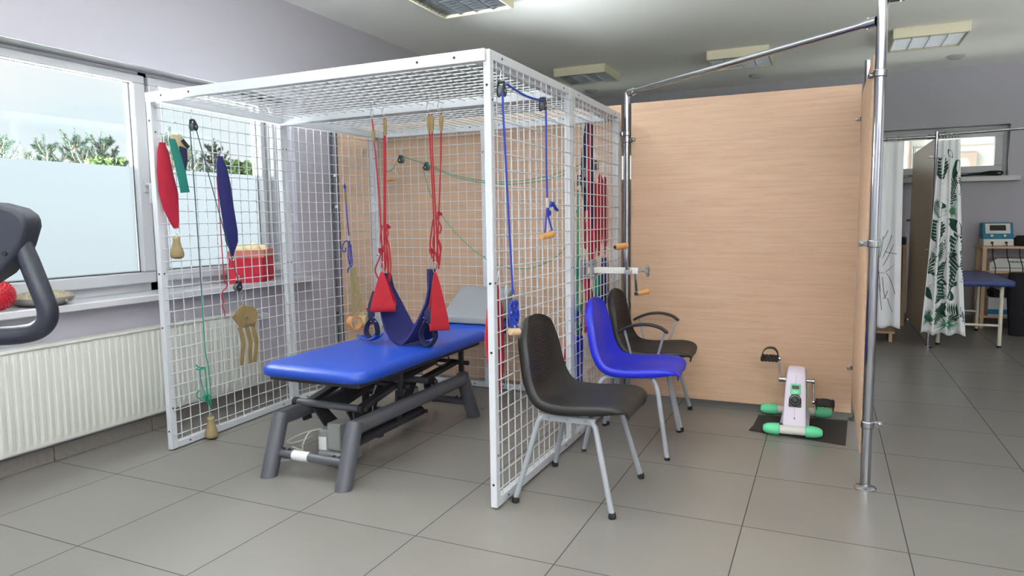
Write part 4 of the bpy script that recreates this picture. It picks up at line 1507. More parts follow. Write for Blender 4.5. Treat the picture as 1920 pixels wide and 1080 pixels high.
# red sling just inside the front right post
xi = 1.950
t = thing('red_sling', 'long red padded sling hanging just behind the front right cage post', 'sling', (xi, 1.10, 1.05))
s_hook(MB(), (xi + .008, 1.085, 1.06), .07).build('hook', 'zinc', t)
mb = MB()
mb.pad([((xi, 1.075, .985), (xi, 1.095, .985)), ((xi - .01, 1.05, .93), (xi, 1.12, .93)), ((xi - .02, 1.03, .87), (xi, 1.135, .87)), ((xi - .025, 1.02, .75), (xi, 1.135, .74)), ((xi - .025, 1.03, .64), (xi, 1.14, .64)), ((xi - .01, 1.06, .56), (xi, 1.125, .57)), ((xi, 1.085, .50), (xi, 1.10, .50))],
       [.012, .03, .04, .045, .04, .03, .012], wob=.012)
mb.build('padded_body', 'red', t)
t = thing('grey_block', 'small grey plastic block hanging behind the blue knotted cord', 'weight', (xi, 1.16, .9))
MB().box((xi - .02, 1.135, .86), (xi + .012, 1.175, .915)).build('block', 'motor', t, bevel=.004)
s_hook(MB(), (xi + .01, 1.155, .985), .07).build('hook', 'zinc', t)

# bundle of straps on the right rear panel
def hanging_strap(name, label, y0, z0, y1, z1, w, material, cat='strap', x=1.945, th=.006, mid=0.0, group=None):
    t = thing(name, label, cat, (x, y0, z0), group)
    s_hook(MB(), (x + .012, y0, z0 + .075), .07).build('hook', 'zinc', t)
    pts = catmull([(x, y0, z0), (x - .006, y0 + (y1 - y0) * .35 + mid, z0 + (z1 - z0) * .35), (x - .004, y0 + (y1 - y0) * .7 + mid, z0 + (z1 - z0) * .7), (x, y1, z1)], 6)
    MB().strap(pts, w, th, (.25, 1, 0)).build('webbing', material, t)
    return t
hanging_strap('navy_strap', 'left of two navy straps hanging from the topmost hook on the right rear mesh panel', 2.40, 1.845, 2.36, 1.32, .045, 'dark_navy', mid=-.04)
hanging_strap('navy_strap', 'right of two navy straps hanging from the topmost hook on the right rear mesh panel', 2.45, 1.845, 2.45, 1.22, .055, 'dark_navy', mid=.02)
hanging_strap('red_strap', 'dark red strap hanging between the two navy straps', 2.42, 1.845, 2.41, .98, .03, 'crimson', x=1.955)
t = thing('red_rope', 'red cord with a looped end hanging below the navy straps', 'cord', (1.94, 2.36, 1.35))
MB().tube(catmull([(1.94, 2.36, 1.40), (1.94, 2.35, 1.25), (1.94, 2.36, 1.10), (1.94, 2.375, 1.12), (1.94, 2.37, 1.25)], 6), .006, 7).build('strand', 'red_rope', t)
rs = [('left of three long red padded slings on the right rear mesh panel', 2.565, 1.50, 2.52, .99, .085), ('middle of three long red padded slings on the right rear mesh panel', 2.675, 1.56, 2.64, 1.03, .10), ('right of three long red padded slings on the right rear mesh panel', 2.775, 1.545, 2.78, 1.03, .10)]
for lb, y0, z0, y1, z1, w in rs:
    t = thing('red_sling', lb, 'sling', (1.94, y0, z0 + .08), 'red slings on the right rear mesh panel')
    s_hook(MB(), (1.955, y0, z0 + .085), .08).build('hook', 'zinc', t)
    h = z0 - z1
    mb = MB()
    mb.pad([((1.94, y0 - w * .2, z0), (1.94, y0 + w * .2, z0)), ((1.94, y0 - w * .5, z0 - h * .1), (1.94, y0 + w * .45, z0 - h * .08)), ((1.94, y0 - w * .6, z0 - h * .3), (1.94, y0 + w * .5, z0 - h * .3)),
            ((1.94, (y0 + y1) / 2 - w * .6, z0 - h * .55), (1.94, (y0 + y1) / 2 + w * .5, z0 - h * .55)), ((1.94, y1 - w * .4, z0 - h * .8), (1.94, y1 + w * .4, z0 - h * .8)), ((1.94, y1 - w * .12, z1), (1.94, y1 + w * .12, z1))],
           [.012, .024, .03, .03, .024, .01], wob=.012)
    mb.build('padded_body', 'red', t)
t = thing('blue_rope', 'thick blue cord with a yellow leather adjuster beside the middle post of the right panel', 'cord', (1.94, 2.13, 1.6))
s_hook(MB(), (1.95, 2.14, 1.62), .08).build('hook', 'zinc', t)
MB().tube(catmull([(1.94, 2.13, 1.55), (1.94, 2.13, 1.3), (1.94, 2.135, .98), (1.94, 2.14, .75)], 4), .009, 8).build('strand', 'blue_rope', t)
B((1.93, 2.118, 1.40), (1.955, 2.145, 1.48), 'leather_adjuster', 'suede', t, bevel=.004)
kb = knot((1.945, 2.16, .70), .032, .006, 21, n=18)
kb.build_each('knot', 'blue_rope', t)
t = thing('teal_rope', 'teal cord bundle with knots hanging from the two dark pulleys', 'cord', (1.94, 2.22, 1.4))
tc = MB()
for y, dz in ((2.225, 0), (2.245, .03), (2.33, .1)):
    tc.tube(catmull([(1.94, y, 1.44), (1.935, y + .01, 1.2), (1.94, y - .02, 1.0), (1.935, y - .01, .82), (1.94, y - .03, .66 + dz), (1.94, y - .01, .60 + dz)], 5), .0042, 7)
tc.build_each('strand', 'green_rope', t)
kk = knot((1.945, 2.19, .96), .03, .0042, 31, n=14)
for c_, sd in (((1.945, 2.21, .72), 32), ((1.945, 2.23, .60), 33)):
    k3 = knot(c_, .036, .0045, sd, n=16)
    kk.add(k3.v, k3.f)
kk.build_each('knot', 'green_rope', t)
def low_sling(name, label, rows, th, material, hook, cat='sling'):
    t = thing(name, label, cat, hook)
    s_hook(MB(), hook, .07).build('hook', 'zinc', t)
    MB().pad(rows, th, wob=.02).build('padded_body', material, t)
    return t
low_sling('navy_sling', 'navy sling on the right rear mesh panel below the red slings', [((1.94, 2.72, 1.01), (1.94, 2.79, 1.01)), ((1.94, 2.70, .95), (1.94, 2.80, .95)), ((1.94, 2.68, .80), (1.94, 2.80, .80)), ((1.94, 2.62, .62), (1.94, 2.74, .62)), ((1.94, 2.60, .45), (1.94, 2.68, .45))], .03, 'navy', (1.955, 2.755, 1.085))
low_sling('grey_sling', 'pale grey cloth sling beside the navy one near the rear right cage post', [((1.93, 2.82, .99), (1.93, 2.87, .99)), ((1.93, 2.80, .92), (1.93, 2.885, .92)), ((1.93, 2.80, .80), (1.93, 2.885, .80)), ((1.93, 2.82, .70), (1.93, 2.87, .70))], .02, 'grey_foam', (1.95, 2.84, 1.065))
low_sling('teal_cloth', 'bunched teal cloth hanging above the black armchair', [((1.93, 2.60, .90), (1.93, 2.68, .93)), ((1.93, 2.55, .82), (1.93, 2.68, .84)), ((1.93, 2.54, .72), (1.93, 2.66, .72)), ((1.93, 2.57, .64), (1.93, 2.62, .62))], .04, 'teal', (1.95, 2.65, 1.0), 'cloth')
low_sling('red_sling', 'dark red sling hanging under the clamp arm of the hand crank', [((1.935, 2.38, .90), (1.935, 2.42, .90)), ((1.935, 2.37, .80), (1.935, 2.47, .80)), ((1.935, 2.37, .68), (1.935, 2.51, .68)), ((1.935, 2.40, .56), (1.935, 2.47, .55))], .03, 'red', (1.95, 2.40, .98))
low_sling('olive_strap', 'olive grey webbing strap hanging left of the dark red sling', [((1.93, 2.29, .95), (1.93, 2.31, .95)), ((1.93, 2.28, .85), (1.93, 2.31, .85)), ((1.93, 2.30, .70), (1.93, 2.33, .70)), ((1.93, 2.26, .60), (1.93, 2.29, .60))], .01, 'beige_strap', (1.95, 2.30, 1.03), 'strap')
low_sling('blue_cloth', 'bright blue cloth bag hanging low behind the backrest of the blue chair', [((1.93, 2.19, .57), (1.93, 2.25, .57)), ((1.93, 2.15, .50), (1.93, 2.29, .50)), ((1.93, 2.13, .38), (1.93, 2.30, .38)), ((1.93, 2.14, .27), (1.93, 2.26, .26))], .06, 'blue_plastic', (1.95, 2.22, .65), 'cloth')
low_sling('red_sling', 'red sling hanging low behind the middle post of the right panel', [((1.92, 2.09, .68), (1.92, 2.12, .68)), ((1.92, 2.05, .55), (1.92, 2.14, .55)), ((1.92, 2.03, .40), (1.92, 2.14, .40)), ((1.92, 2.06, .30), (1.92, 2.11, .30))], .03, 'crimson', (1.945, 2.11, .76))
low_sling('cream_harness', 'cream webbing harness hanging low left of the middle post of the right panel', [((1.93, 1.85, .68), (1.93, 1.87, .68)), ((1.93, 1.84, .60), (1.93, 1.87, .60)), ((1.93, 1.82, .52), (1.93, 1.88, .52)), ((1.93, 1.84, .44), (1.93, 1.87, .44))], .02, 'cream_leather', (1.95, 1.86, .76), 'harness')

# hand crank on a clamp arm
t = thing('hand_crank', 'grey clamp arm with a hand crank and two wooden grips above the chairs', 'exercise device', (2.03, 2.25, .97))
cp = MB()
cp.box((1.955, 2.20, .915), (1.968, 2.30, 1.03)).box((2.02, 2.20, .915), (2.034, 2.30, 1.03))
for y in (2.215, 2.285):
    cp.cyl((1.95, y, .935), (2.045, y, .935), .006, 8)
    cp.cyl((1.95, y, 1.01), (2.045, y, 1.01), .006, 8)
cp.build('clamp_plate', 'grey_leg', t, bevel=.003)
MB().box((2.034, 2.232, .948), (2.30, 2.268, .985)).build('arm', 'bike_white', t, bevel=.004)
hb = MB()
hb.cyl((2.245, 2.21, .966), (2.245, 2.29, .966), .022, 18)
hb.cyl((2.245, 2.20, .966), (2.245, 2.21, .966), .011, 6)
hb.build('crank_hub', 'zinc', t, bevel=.002)
sc = MB()
sc.cyl((2.30, 2.25, .966), (2.345, 2.25, .966), .007, 10)
for k in range(4):
    a = k * math.pi / 2 + .3
    sc.ball((2.352, 2.25 + .016 * math.cos(a), .966 + .02 * math.sin(a)), .016, 10, (.7, 1, 1))
sc.build('star_knob', 'motor', t)
cr = MB()
cr.bar((2.245, 2.205, .966), (2.232, 2.205, 1.095), .008, .018, (1, 0, 0))
cr.build('upper_crank', 'chrome', t, bevel=.002)
cr = MB()
cr.bar((2.268, 2.295, .966), (2.278, 2.295, .832), .008, .016, (1, 0, 0))
cr.cyl((2.278, 2.28, .83), (2.278, 2.31, .83), .013, 12)
cr.build('lower_crank', 'chrome', t, bevel=.002)
MB().lathe((2.195, 2.13, 1.108), (.4, .55, .06), [(0, .015), (.004, .0175), (.03, .0165), (.07, .0175), (.085, .015)], 16).build('upper_grip', 'dowel', t)
nb = MB()
nb.cyl((2.192, 2.125, 1.107), (2.195, 2.13, 1.108), .009, 12)
nb.build('grip_screw', 'rubber', t)
MB().lathe((2.283, 2.30, .83), (.75, .45, .16), [(0, .013), (.004, .015), (.03, .0145), (.058, .017), (.066, .017), (.07, .014)], 16).build('lower_grip', 'dowel', t)

# ---------------------------------------------------------------- red suspension cords and slings over the table
YS = 1.69
def susp(label, x, y, ztop, strands, adjust):
    t = thing('suspension_rope', label, 'cord', (x, y, ztop), 'red suspension cords under the cage roof')
    s_hook(MB(), (x, y, ztop + .028), .085, (1, 0, 0), .0026).build('hook', 'zinc', t)
    cd = MB()
    for pts in strands:
        cd.tube(catmull(pts, 5), .0046, 7)
    cd.build_each('strand', 'red_rope', t)
    ad = MB()
    for (xa, ya, za, zb) in adjust:
        ad.pad([((xa - .011, ya, za), (xa + .011, ya, za)), ((xa - .013, ya, (za + zb) / 2), (xa + .013, ya, (za + zb) / 2)), ((xa - .006, ya, zb), (xa + .006, ya, zb))], .012, nrm=(0, 1, 0))
    ad.build_each('leather_adjuster', 'suede', t)
    return t
s1 = susp('leftmost red suspension cord under the cage roof', .875, 1.69, 1.93, [[(.875, YS, 1.86), (.885, YS, 1.75), (.905, YS, 1.4), (.915, YS, 1.1), (.91, YS, 1.0)]], [(.881, YS, 1.80, 1.72)])
s2 = susp('doubled red suspension cord second from the left under the cage roof', .965, 1.68, 1.93, [[(.958, YS, 1.86), (.948, YS, 1.6), (.935, YS, 1.25), (.93, YS, .98)], [(.968, YS, 1.86), (.958, YS, 1.6), (.945, YS, 1.25), (.955, YS, .93)]], [(.963, YS, 1.855, 1.76)])
s3 = susp('doubled red suspension cord third from the left under the cage roof', 1.265, 1.67, 1.93, [[(1.255, YS, 1.86), (1.262, YS, 1.6), (1.272, YS, 1.2), (1.262, YS, 1.03)], [(1.275, YS, 1.86), (1.275, YS, 1.6), (1.288, YS, 1.2), (1.295, YS, 1.0)]], [(1.255, YS, 1.85, 1.76), (1.275, YS, 1.85, 1.76)])
s4 = susp('rightmost red suspension cord under the cage roof', 1.335, 1.67, 1.93, [[(1.335, YS, 1.86), (1.325, YS, 1.6), (1.30, YS, 1.25), (1.285, YS, 1.06)]], [(1.333, YS, 1.85, 1.76)])
def cord_tail(parent, seed, x, z0, z1, loops):
    mb = MB()
    for (dx, za, zb, dx2) in loops:
        mb.tube(catmull([(x + dx * .4, YS - .008, za), (x + dx, YS - .012, (za * 2 + zb) / 3), (x + dx2, YS - .012, (za + 2 * zb) / 3), (x + dx2 * .7, YS - .008, zb)], 6), .0046, 7)
    for c_, s_, sd in ((( x - .025, YS - .006, z1 + .12), .016, seed), ((x + .03, YS - .006, z0 - .02), .013, seed + 1)):
        k = knot(c_, s_, .0048, sd, (0, 1, 0), 9)
        mb.add(k.v, k.f)
    mb.build_each('knotted_tail', 'red_rope', parent)
cord_tail(s2, 41, .935, 1.26, .98, [(-.02, 1.25, 1.0, .01), (.02, 1.22, .97, .03), (-.04, 1.10, .93, -.065), (.035, 1.24, 1.14, .02), (.04, 1.20, .92, .045)])
cord_tail(s3, 51, 1.28, 1.33, .98, [(-.02, 1.28, 1.06, -.03), (.02, 1.26, 1.02, .035), (.03, 1.30, 1.20, .045), (-.01, 1.20, 1.0, .01), (.04, 1.18, 1.02, .03)])

def carabiner(mb, c, s=.03):
    c = V3(c)
    mb.tube(catmull([c + V3((x * s, 0, z * s)) for x, z in ((0, 1), (.45, .7), (.4, -.6), (0, -1), (-.4, -.6), (-.45, .7))], 4, closed=True), .0026, 6, closed=True)
    return mb

def cloth_cuff(name, label, top, bx, bz, halfw, depth, yaw, material, skew=0.0):
    """folded cloth sling: a band hung from both ends on one ring"""
    t = thing(name, label, 'sling', top)
    top = V3(top)
    wd = V3((math.cos(yaw), math.sin(yaw), 0))
    dd = V3((-math.sin(yaw), math.cos(yaw), 0))
    path, wid, cen = [], [], []
    H_ = top.z - bz
    prof = [(0, 0, .012), (.25, .34, .35), (.5, .62, .62), (.75, .9, .88), (.92, 1.0, 1.0), (1.0, .7, 1.03), (1.02, 0, 1.04)]
    left = [(top + V3((bx - top.x, 0, 0)) * s + dd * (depth * g) + V3((0, 0, -H_ * min(s, 1.0))), halfw * w) for s, g, w in prof]
    right = [(top + V3((bx - top.x, 0, 0)) * s - dd * (depth * g) + V3((0, 0, -H_ * min(s, 1.0) - skew * s * .03)), halfw * w) for s, g, w in prof[:-1]]
    seq = left + right[::-1]
    mb = MB()
    P = catmull([p for p, _ in seq], 4)
    Wd = []
    for i in range(len(seq) - 1):
        for k in range(4):
            Wd.append(2 * (seq[i][1] + (seq[i + 1][1] - seq[i][1]) * k / 4) + .012)
    Wd.append(2 * seq[-1][1] + .012)
    mb.strap(P, Wd, .007, wd)
    mb.build('cloth_band', material, t)
    carabiner(MB(), top + V3((0, 0, .026)), .03).build('carabiner', 'zinc', t)
    return t
cloth_cuff('red_cuff_sling', 'small folded red cloth sling hanging on the left suspension cords', (.972, YS - .09, .985), .975, .79, .062, .045, .5, 'red', 1.0)
cloth_cuff('red_cuff_sling', 'small folded red cloth sling hanging on the right suspension cords', (1.29, YS - .03, .985), 1.305, .69, .048, .03, .75, 'red', 1.0)

t = thing('navy_body_sling', 'broad navy sling hanging in a deep curve between the red suspension cords', 'sling', (1.09, YS, .56))
P = catmull([(.945, YS, .97), (.945, YS, .88), (.958, YS + .01, .78), (.99, YS + .02, .68), (1.045, YS + .02, .60), (1.105, YS + .02, .575), (1.16, YS + .01, .605), (1.21, YS, .70), (1.235, YS, .80), (1.248, YS, .90), (1.25, YS, 1.0)], 5)
Wk = [.05, .09, .16, .20, .21, .21, .20, .15, .08, .05, .045]
Wd = []
for i in range(10):
    for k in range(5):
        Wd.append(Wk[i] + (Wk[i + 1] - Wk[i]) * k / 5)
Wd.append(Wk[-1])
MB().strap(P, Wd, .012, (.35, 1, 0)).build('padded_band', 'navy', t)
MB().strap([(1.243, YS - .012, .72), (1.25, YS - .014, .86), (1.25, YS - .014, 1.0)], .045, .004, (1, .1, 0)).build('webbing_strap', 'dark_navy', t)
ca = carabiner(MB(), (.945, YS, .995), .028)
ca.tube([(1.228, YS - .01, 1.0), (1.272, YS - .01, 1.0), (1.26, YS - .01, 1.045), (1.245, YS - .01, 1.045)], .0026, 6, closed=True)
ca.build_each('carabiner', 'zinc', t)

def foot_strap(label, x, ztop, zbuckle, zb, half, cradle):
    t = thing('foot_strap', label, 'strap', (x, YS - .05, ztop))
    y = YS - .05
    MB().strap([(x + .012, y + .03, ztop), (x, y, (ztop + zbuckle) / 2), (x - .004, y, zbuckle)], .042, .004, (1, .2, 0)).build('webbing', 'dark_navy', t)
    bk = MB()
    for dz in (.012, -.012):
        bk.bar((x - .03, y - .004, zbuckle + dz), (x + .026, y + .006, zbuckle + dz), .005, .006)
    bk.build_each('buckle', 'zinc', t)
    lp = MB()
    lp.strap(catmull([(x - .004, y, zbuckle), (x - half * .8, y - .01, (zbuckle + zb) / 2 + .02), (x - half, y - .012, (zbuckle + zb) / 2 - .02), (x - half * .55, y - .01, zb + .012), (x, y - .006, zb), (x + half * .55, y, zb + .012),
                      (x + half, y + .006, (zbuckle + zb) / 2 - .02), (x + half * .75, y + .004, (zbuckle + zb) / 2 + .03), (x + .004, y, zbuckle)], 5), .034, .004, (.35, 1, 0))
    lp.build('loop', 'dark_navy', t)
    if cradle:
        cr = MB()
        def fn(u, v):
            a = (u - .5) * 2.2
            return V3((x - .012 + math.sin(a) * .062, y + (v - .5) * .085 + .35 * math.sin(a) * half, zb - .010 + (1 - math.cos(a)) * .05 + .010 * (2 * v - 1) ** 2))
        cr.sheet(fn, 16, 6)
        cr.build('foot_cradle', 'vinyl', t, solid=.008)
    return t
foot_strap('navy foot strap with a bright blue foot cradle below the left red sling', .862, .86, .700, .585, .034, True)
foot_strap('navy foot strap ending in an open loop below the right red sling', 1.248, .80, .715, .568, .042, False)
# ---------------------------------------------------------------- treatment table
tt = thing('treatment_table', 'blue vinyl treatment table on charcoal splayed legs inside the wire cage', 'treatment table', (.985, 1.6, 0))
def cushion(y0, y1, x0, x1, z0, z1, rf, rb, tilt=0.0):
    pts = []
    def corner(cx, cy, r, a0):
        for k in range(9):
            a = math.radians(a0 + 90 * k / 8)
            pts.append((cx + r * math.cos(a), cy + r * math.sin(a)))
    corner(x1 - rf, y0 + rf, rf, -90)
    corner(x1 - rb, y1 - rb, rb, 0)
    corner(x0 + rb, y1 - rb, rb, 90)
    corner(x0 + rf, y0 + rf, rf, 180)
    mb = MB()
    m = len(pts)
    cx, cy = (x0 + x1) / 2, (y0 + y1) / 2
    rings_ = []
    for ins, z in ((.014, 0), (.004, .10), (0, .35), (.002, .6), (.010, .82), (.024, .96), (.045, 1.0)):
        rg_ = []
        for px, py in pts:
            d = V3((px - cx, py - cy, 0))
            sx = (abs(px - cx) - ins) / abs(px - cx) if abs(px - cx) > ins else 0
            sy = (abs(py - cy) - ins) / abs(py - cy) if abs(py - cy) > ins else 0
            zz = z0 + (z1 - z0) * z
            yy = cy + (py - cy) * sy
            zz += (yy - y0) * tilt
            rg_.append(V3((cx + (px - cx) * sx, yy, zz)))
        rings_.append(rg_)
    vs = [p for r in rings_ for p in r]
    fs = [tuple(range(m - 1, -1, -1))]
    for i in range(len(rings_) - 1):
        for k in range(m):
            l = (k + 1) % m
            fs.append((i * m + k, i * m + l, (i + 1) * m + l, (i + 1) * m + k))
    fs.append(tuple((len(rings_) - 1) * m + k for k in range(m)))
    mb.add(vs, fs)
    return mb
cushion(.925, 2.295, .655, 1.305, .497, .560, .085, .05).build('main_cushion', 'vinyl', tt, smooth=60)
cushion(2.31, 2.80, .655, 1.305, .500, .562, .05, .08, .10).build('head_cushion', 'vinyl', tt, smooth=60)
pl = MB()
pl.box((.70, .975, .470), (1.26, 2.24, .4965))
pl.box((.72, 2.33, .475), (1.24, 2.70, .4965))
pl.build_each('deck_board', 'black_steel', tt, bevel=.004)
for x, sgn in ((.755, -1), (1.22, 1)):
    lg = MB()
    r = .042
    fr_, bk_ = V3((x, .880, 0)), V3((x, 2.215, 0))
    ef, eb = V3((x, .975, .275)), V3((x, 2.085, .275))
    lg.tube([ef + V3((0, -.012, .0)), ef + V3((0, .02, 0)), eb - V3((0, .02, 0)), eb + V3((0, .012, 0))], r * .93, 20)
    lg.build('side_rail', 'steel', tt)
    for foot, el in ((fr_, ef), (bk_, eb)):
        l = MB()
        d = (el - foot).normalized()
        l.tube([foot + V3((0, 0, 0)), el + d * .03], r, 22)
        # cut the foot level with the floor
        o0 = len(l.v) - 44
        for i in range(22):
            p = l.v[o0 + i]
            l.v[o0 + i] = p - d * (p.z / d.z)
        l.build('leg', 'steel', tt)
for y in (.935, 2.165):
    cbm = MB()
    cbm.cyl((.76, y, .108), (1.215, y, .108), .024, 16)
    cbm.build('crossbar', 'steel', tt)
    bo = MB()
    for x in (.81, .845, 1.125, 1.16):
        bo.ball((x, y, .133), .009, 8, (1, 1, .8))
        bo.cyl((x, y, .125), (x, y, .134), .009, 8)
    bo.build_each('bolt', 'rubber', tt)
lb = MB()
lb.strap([(.925, .935 + .0255 * math.sin(a), .108 + .0255 * math.cos(a)) for a in [math.radians(v) for v in range(-170, 31, 20)]], .10, .001, (1, 0, 0))
lb.build('rating_label', 'label', tt)
ub = MB()
ub.cyl((1.15, 1.06, .165), (1.15, 1.69, .168), .027, 14)
ub.cyl((1.15, 1.69, .168), (1.19, 1.69, .168), .012, 10)
ub.bar((1.118, 1.09, .192), (1.118, 1.66, .194), .004, .006)
ub.build('lower_rail', 'black_steel', tt)
for y, x1, z in ((1.14, 1.14, .318), (1.735, 1.20, .338)):
    cm = MB()
    cm.cyl((.72, y, z), (x1, y, z), .019, 16)
    cm.build('lift_tube', 'steel', tt)
    cap_ = MB()
    cap_.cyl((.705, y, z), (.73, y, z), .023, 14)
    cap_.cyl((x1 - .01, y, z), (x1 + .02, y, z), .022, 14)
    cap_.ball((x1 + .028, y, z), .014, 10)
    cap_.build_each('end_cap', 'rubber', tt)
    pm = MB()
    for x in (.765, x1 - .035):
        pm.prism([(x, y - .03, z - .015), (x, y + .03, z - .015), (x, y + .05, .22), (x, y - .01, .22)], (.012, 0, 0))
    pm.build_each('bracket', 'black_steel', tt)
for y0, z0, y1, z1 in ((1.15, .322, 1.45, .375), (1.75, .342, 2.14, .372)):
    for x in (.80, .92, 1.00, 1.14):
        if x in (.92, 1.00):
            continue
        am = MB()
        am.bar((x, y0, z0), (x, y1, z1), .05, .028)
        am.build('lift_arm', 'black_steel', tt, bevel=.004)
    ctr = MB()
    ctr.bar((.97, y0, z0 - .01), (.97, y1, z1 - .01), .07, .03)
    ctr.bar((.80, y1, z1), (1.16, y1, z1), .03, .022)
    ctr.build('lift_arm', 'black_steel', tt, bevel=.004)
    kbm = MB()
    kbm.cyl((1.16, y1, z1 - .005), (1.215, y1, z1 - .005), .014, 12)
    kbm.ball((1.222, y1, z1 - .005), .016, 10)
    kbm.build('end_cap', 'rubber', tt)
    for x in (.80, 1.185):
        pm = MB()
        pm.bar((x, y1 - .01, z1 - .06), (x, y1 - .015, .475), .03, .022, (0, 1, 0))
        pm.build('post', 'black_steel', tt, bevel=.002)
br = MB()
for x in (.84, 1.06):
    br.prism([(x, 1.12, .30), (x, 1.20, .30), (x, 1.34, .155), (x, 1.24, .13)], (.014, 0, 0))
    br.prism([(x + .1, 1.42, .35), (x + .1, 1.47, .35), (x + .1, 1.46, .17), (x + .1, 1.41, .17)], (.014, 0, 0))
    br.prism([(x, 1.70, .32), (x, 1.78, .32), (x, 1.66, .16), (x, 1.58, .16)], (.014, 0, 0))
br.bar((.84, 1.27, .15), (1.17, 1.27, .15), .04, .03)
br.bar((.84, 1.62, .165), (1.17, 1.62, .165), .04, .03)
br.build_each('brace_plate', 'black_steel', tt)
mo = MB()
mo.cyl((.905, 1.15, .045), (.905, 1.15, .190), .046, 22)
mo.build('motor', 'motor', tt, bevel=.006)
mo = MB()
mo.box((.950, 1.10, .09), (1.03, 1.20, .235))
mo.box((.90, 1.08, .035), (1.08, 1.22, .085))
mo.build('motor_housing', 'motor', tt, bevel=.006)
ml = MB()
ml.strap([(.905 + .0468 * math.sin(a), 1.15 - .0468 * math.cos(a), .12) for a in [math.radians(v) for v in range(-25, 36, 10)]], .07, .0008, (0, 0, 1))
ml.build('motor_label', 'label', tt)
m2 = MB()
m2.cyl((1.02, 1.78, .10), (1.02, 1.78, .275), .05, 20)
m2.build('motor', 'motor', tt, bevel=.006)
wr = MB()
wr.tube(catmull([(.90, 1.12, .192), (.87, 1.06, .19), (.845, 1.03, .12), (.84, 1.05, .05), (.86, 1.02, .095), (.83, .97, .135)], 6), .004, 6)
wr.tube(catmull([(.89, 1.12, .192), (.80, 1.10, .165), (.70, 1.08, .115), (.715, 1.1, .10), (.80, 1.11, .13), (.86, 1.09, .16)], 6), .004, 6)
wr.tube(catmull([(.84, 1.03, .06), (.78, 1.02, .045), (.72, 1.0, .03)], 5), .004, 6)
wr.tube([(1.02, 1.42, .33), (1.01, 1.40, .15), (1.00, 1.39, .01)], .0035, 6)
wr.build_each('cable', 'cable', tt)
hn = MB()
hn.tube(catmull([(1.20, 1.78, .475), (1.21, 1.78, .43), (1.225, 1.83, .415), (1.225, 1.90, .43), (1.20, 1.92, .475)], 5), .005, 7)
hn.build('release_lever', 'black_steel', tt)

wg = MB()
wg.prism([(.885, 2.385, .575), (.885, 2.735, .612), (.885, 2.735, .790), (.885, 2.70, .800), (.885, 2.395, .622)], (.41, 0, 0))
tag(wg.build('wedge_cushion', 'grey_foam', loc=(1.09, 2.5, .58), bevel=.012, seg=3), 'grey wedge cushion lying on the head end of the treatment table', 'cushion')

# ---------------------------------------------------------------- shell chairs
perf = mat('black_perforated_plastic', (20, 20, 21), 0.5, bump=0.0)
nt = perf.node_tree
bs = nt.nodes['Principled BSDF']
tcn = nt.nodes.new('ShaderNodeTexCoord')
vor = nt.nodes.new('ShaderNodeTexVoronoi')
vor.inputs['Scale'].default_value = 62
vor.inputs['Randomness'].default_value = 0.12
mpn = nt.nodes.new('ShaderNodeMapping')
mpn.inputs['Scale'].default_value = (0.0, 1.0, 1.0)
rmp = nt.nodes.new('ShaderNodeMapRange')
rmp.inputs['From Min'].default_value = 0.18
rmp.inputs['From Max'].default_value = 0.36
sepn = nt.nodes.new('ShaderNodeSeparateXYZ')
nt.links.new(tcn.outputs['Object'], mpn.inputs['Vector'])
nt.links.new(mpn.outputs['Vector'], vor.inputs['Vector'])
nt.links.new(tcn.outputs['Object'], sepn.inputs[0])
# dimples only in an oval on the backrest
def mn(op, a, b_):
    k = nt.nodes.new('ShaderNodeMath')
    k.operation = op
    for i, v in enumerate((a, b_)):
        if isinstance(v, (int, float)):
            k.inputs[i].default_value = v
        else:
            nt.links.new(v, k.inputs[i])
    return k.outputs[0]
ey = mn('DIVIDE', sepn.outputs['Y'], .155)
ez = mn('DIVIDE', mn('SUBTRACT', sepn.outputs['Z'], .655), .155)
rr = mn('ADD', mn('MULTIPLY', ey, ey), mn('MULTIPLY', ez, ez))
ins = mn('LESS_THAN', rr, 1.0)
nt.links.new(vor.outputs['Distance'], rmp.inputs['Value'])
hgt = mn('MULTIPLY', mn('SUBTRACT', 1.0, rmp.outputs[0]), ins)
bpn = nt.nodes.new('ShaderNodeBump')
bpn.invert = True
bpn.inputs['Strength'].default_value = 1.0
bpn.inputs['Distance'].default_value = 0.008
nt.links.new(hgt, bpn.inputs['Height'])
nt.links.new(bpn.outputs['Normal'], bs.inputs['Normal'])
holec = nt.nodes.new('ShaderNodeMix')
holec.data_type = 'RGBA'
nt.links.new(hgt, holec.inputs[0])
holec.inputs[6].default_value = lin(26, 26, 26)
holec.inputs[7].default_value = lin(4, 4, 4)
nt.links.new(holec.outputs[2], bs.inputs['Base Color'])
M['perforated'] = perf

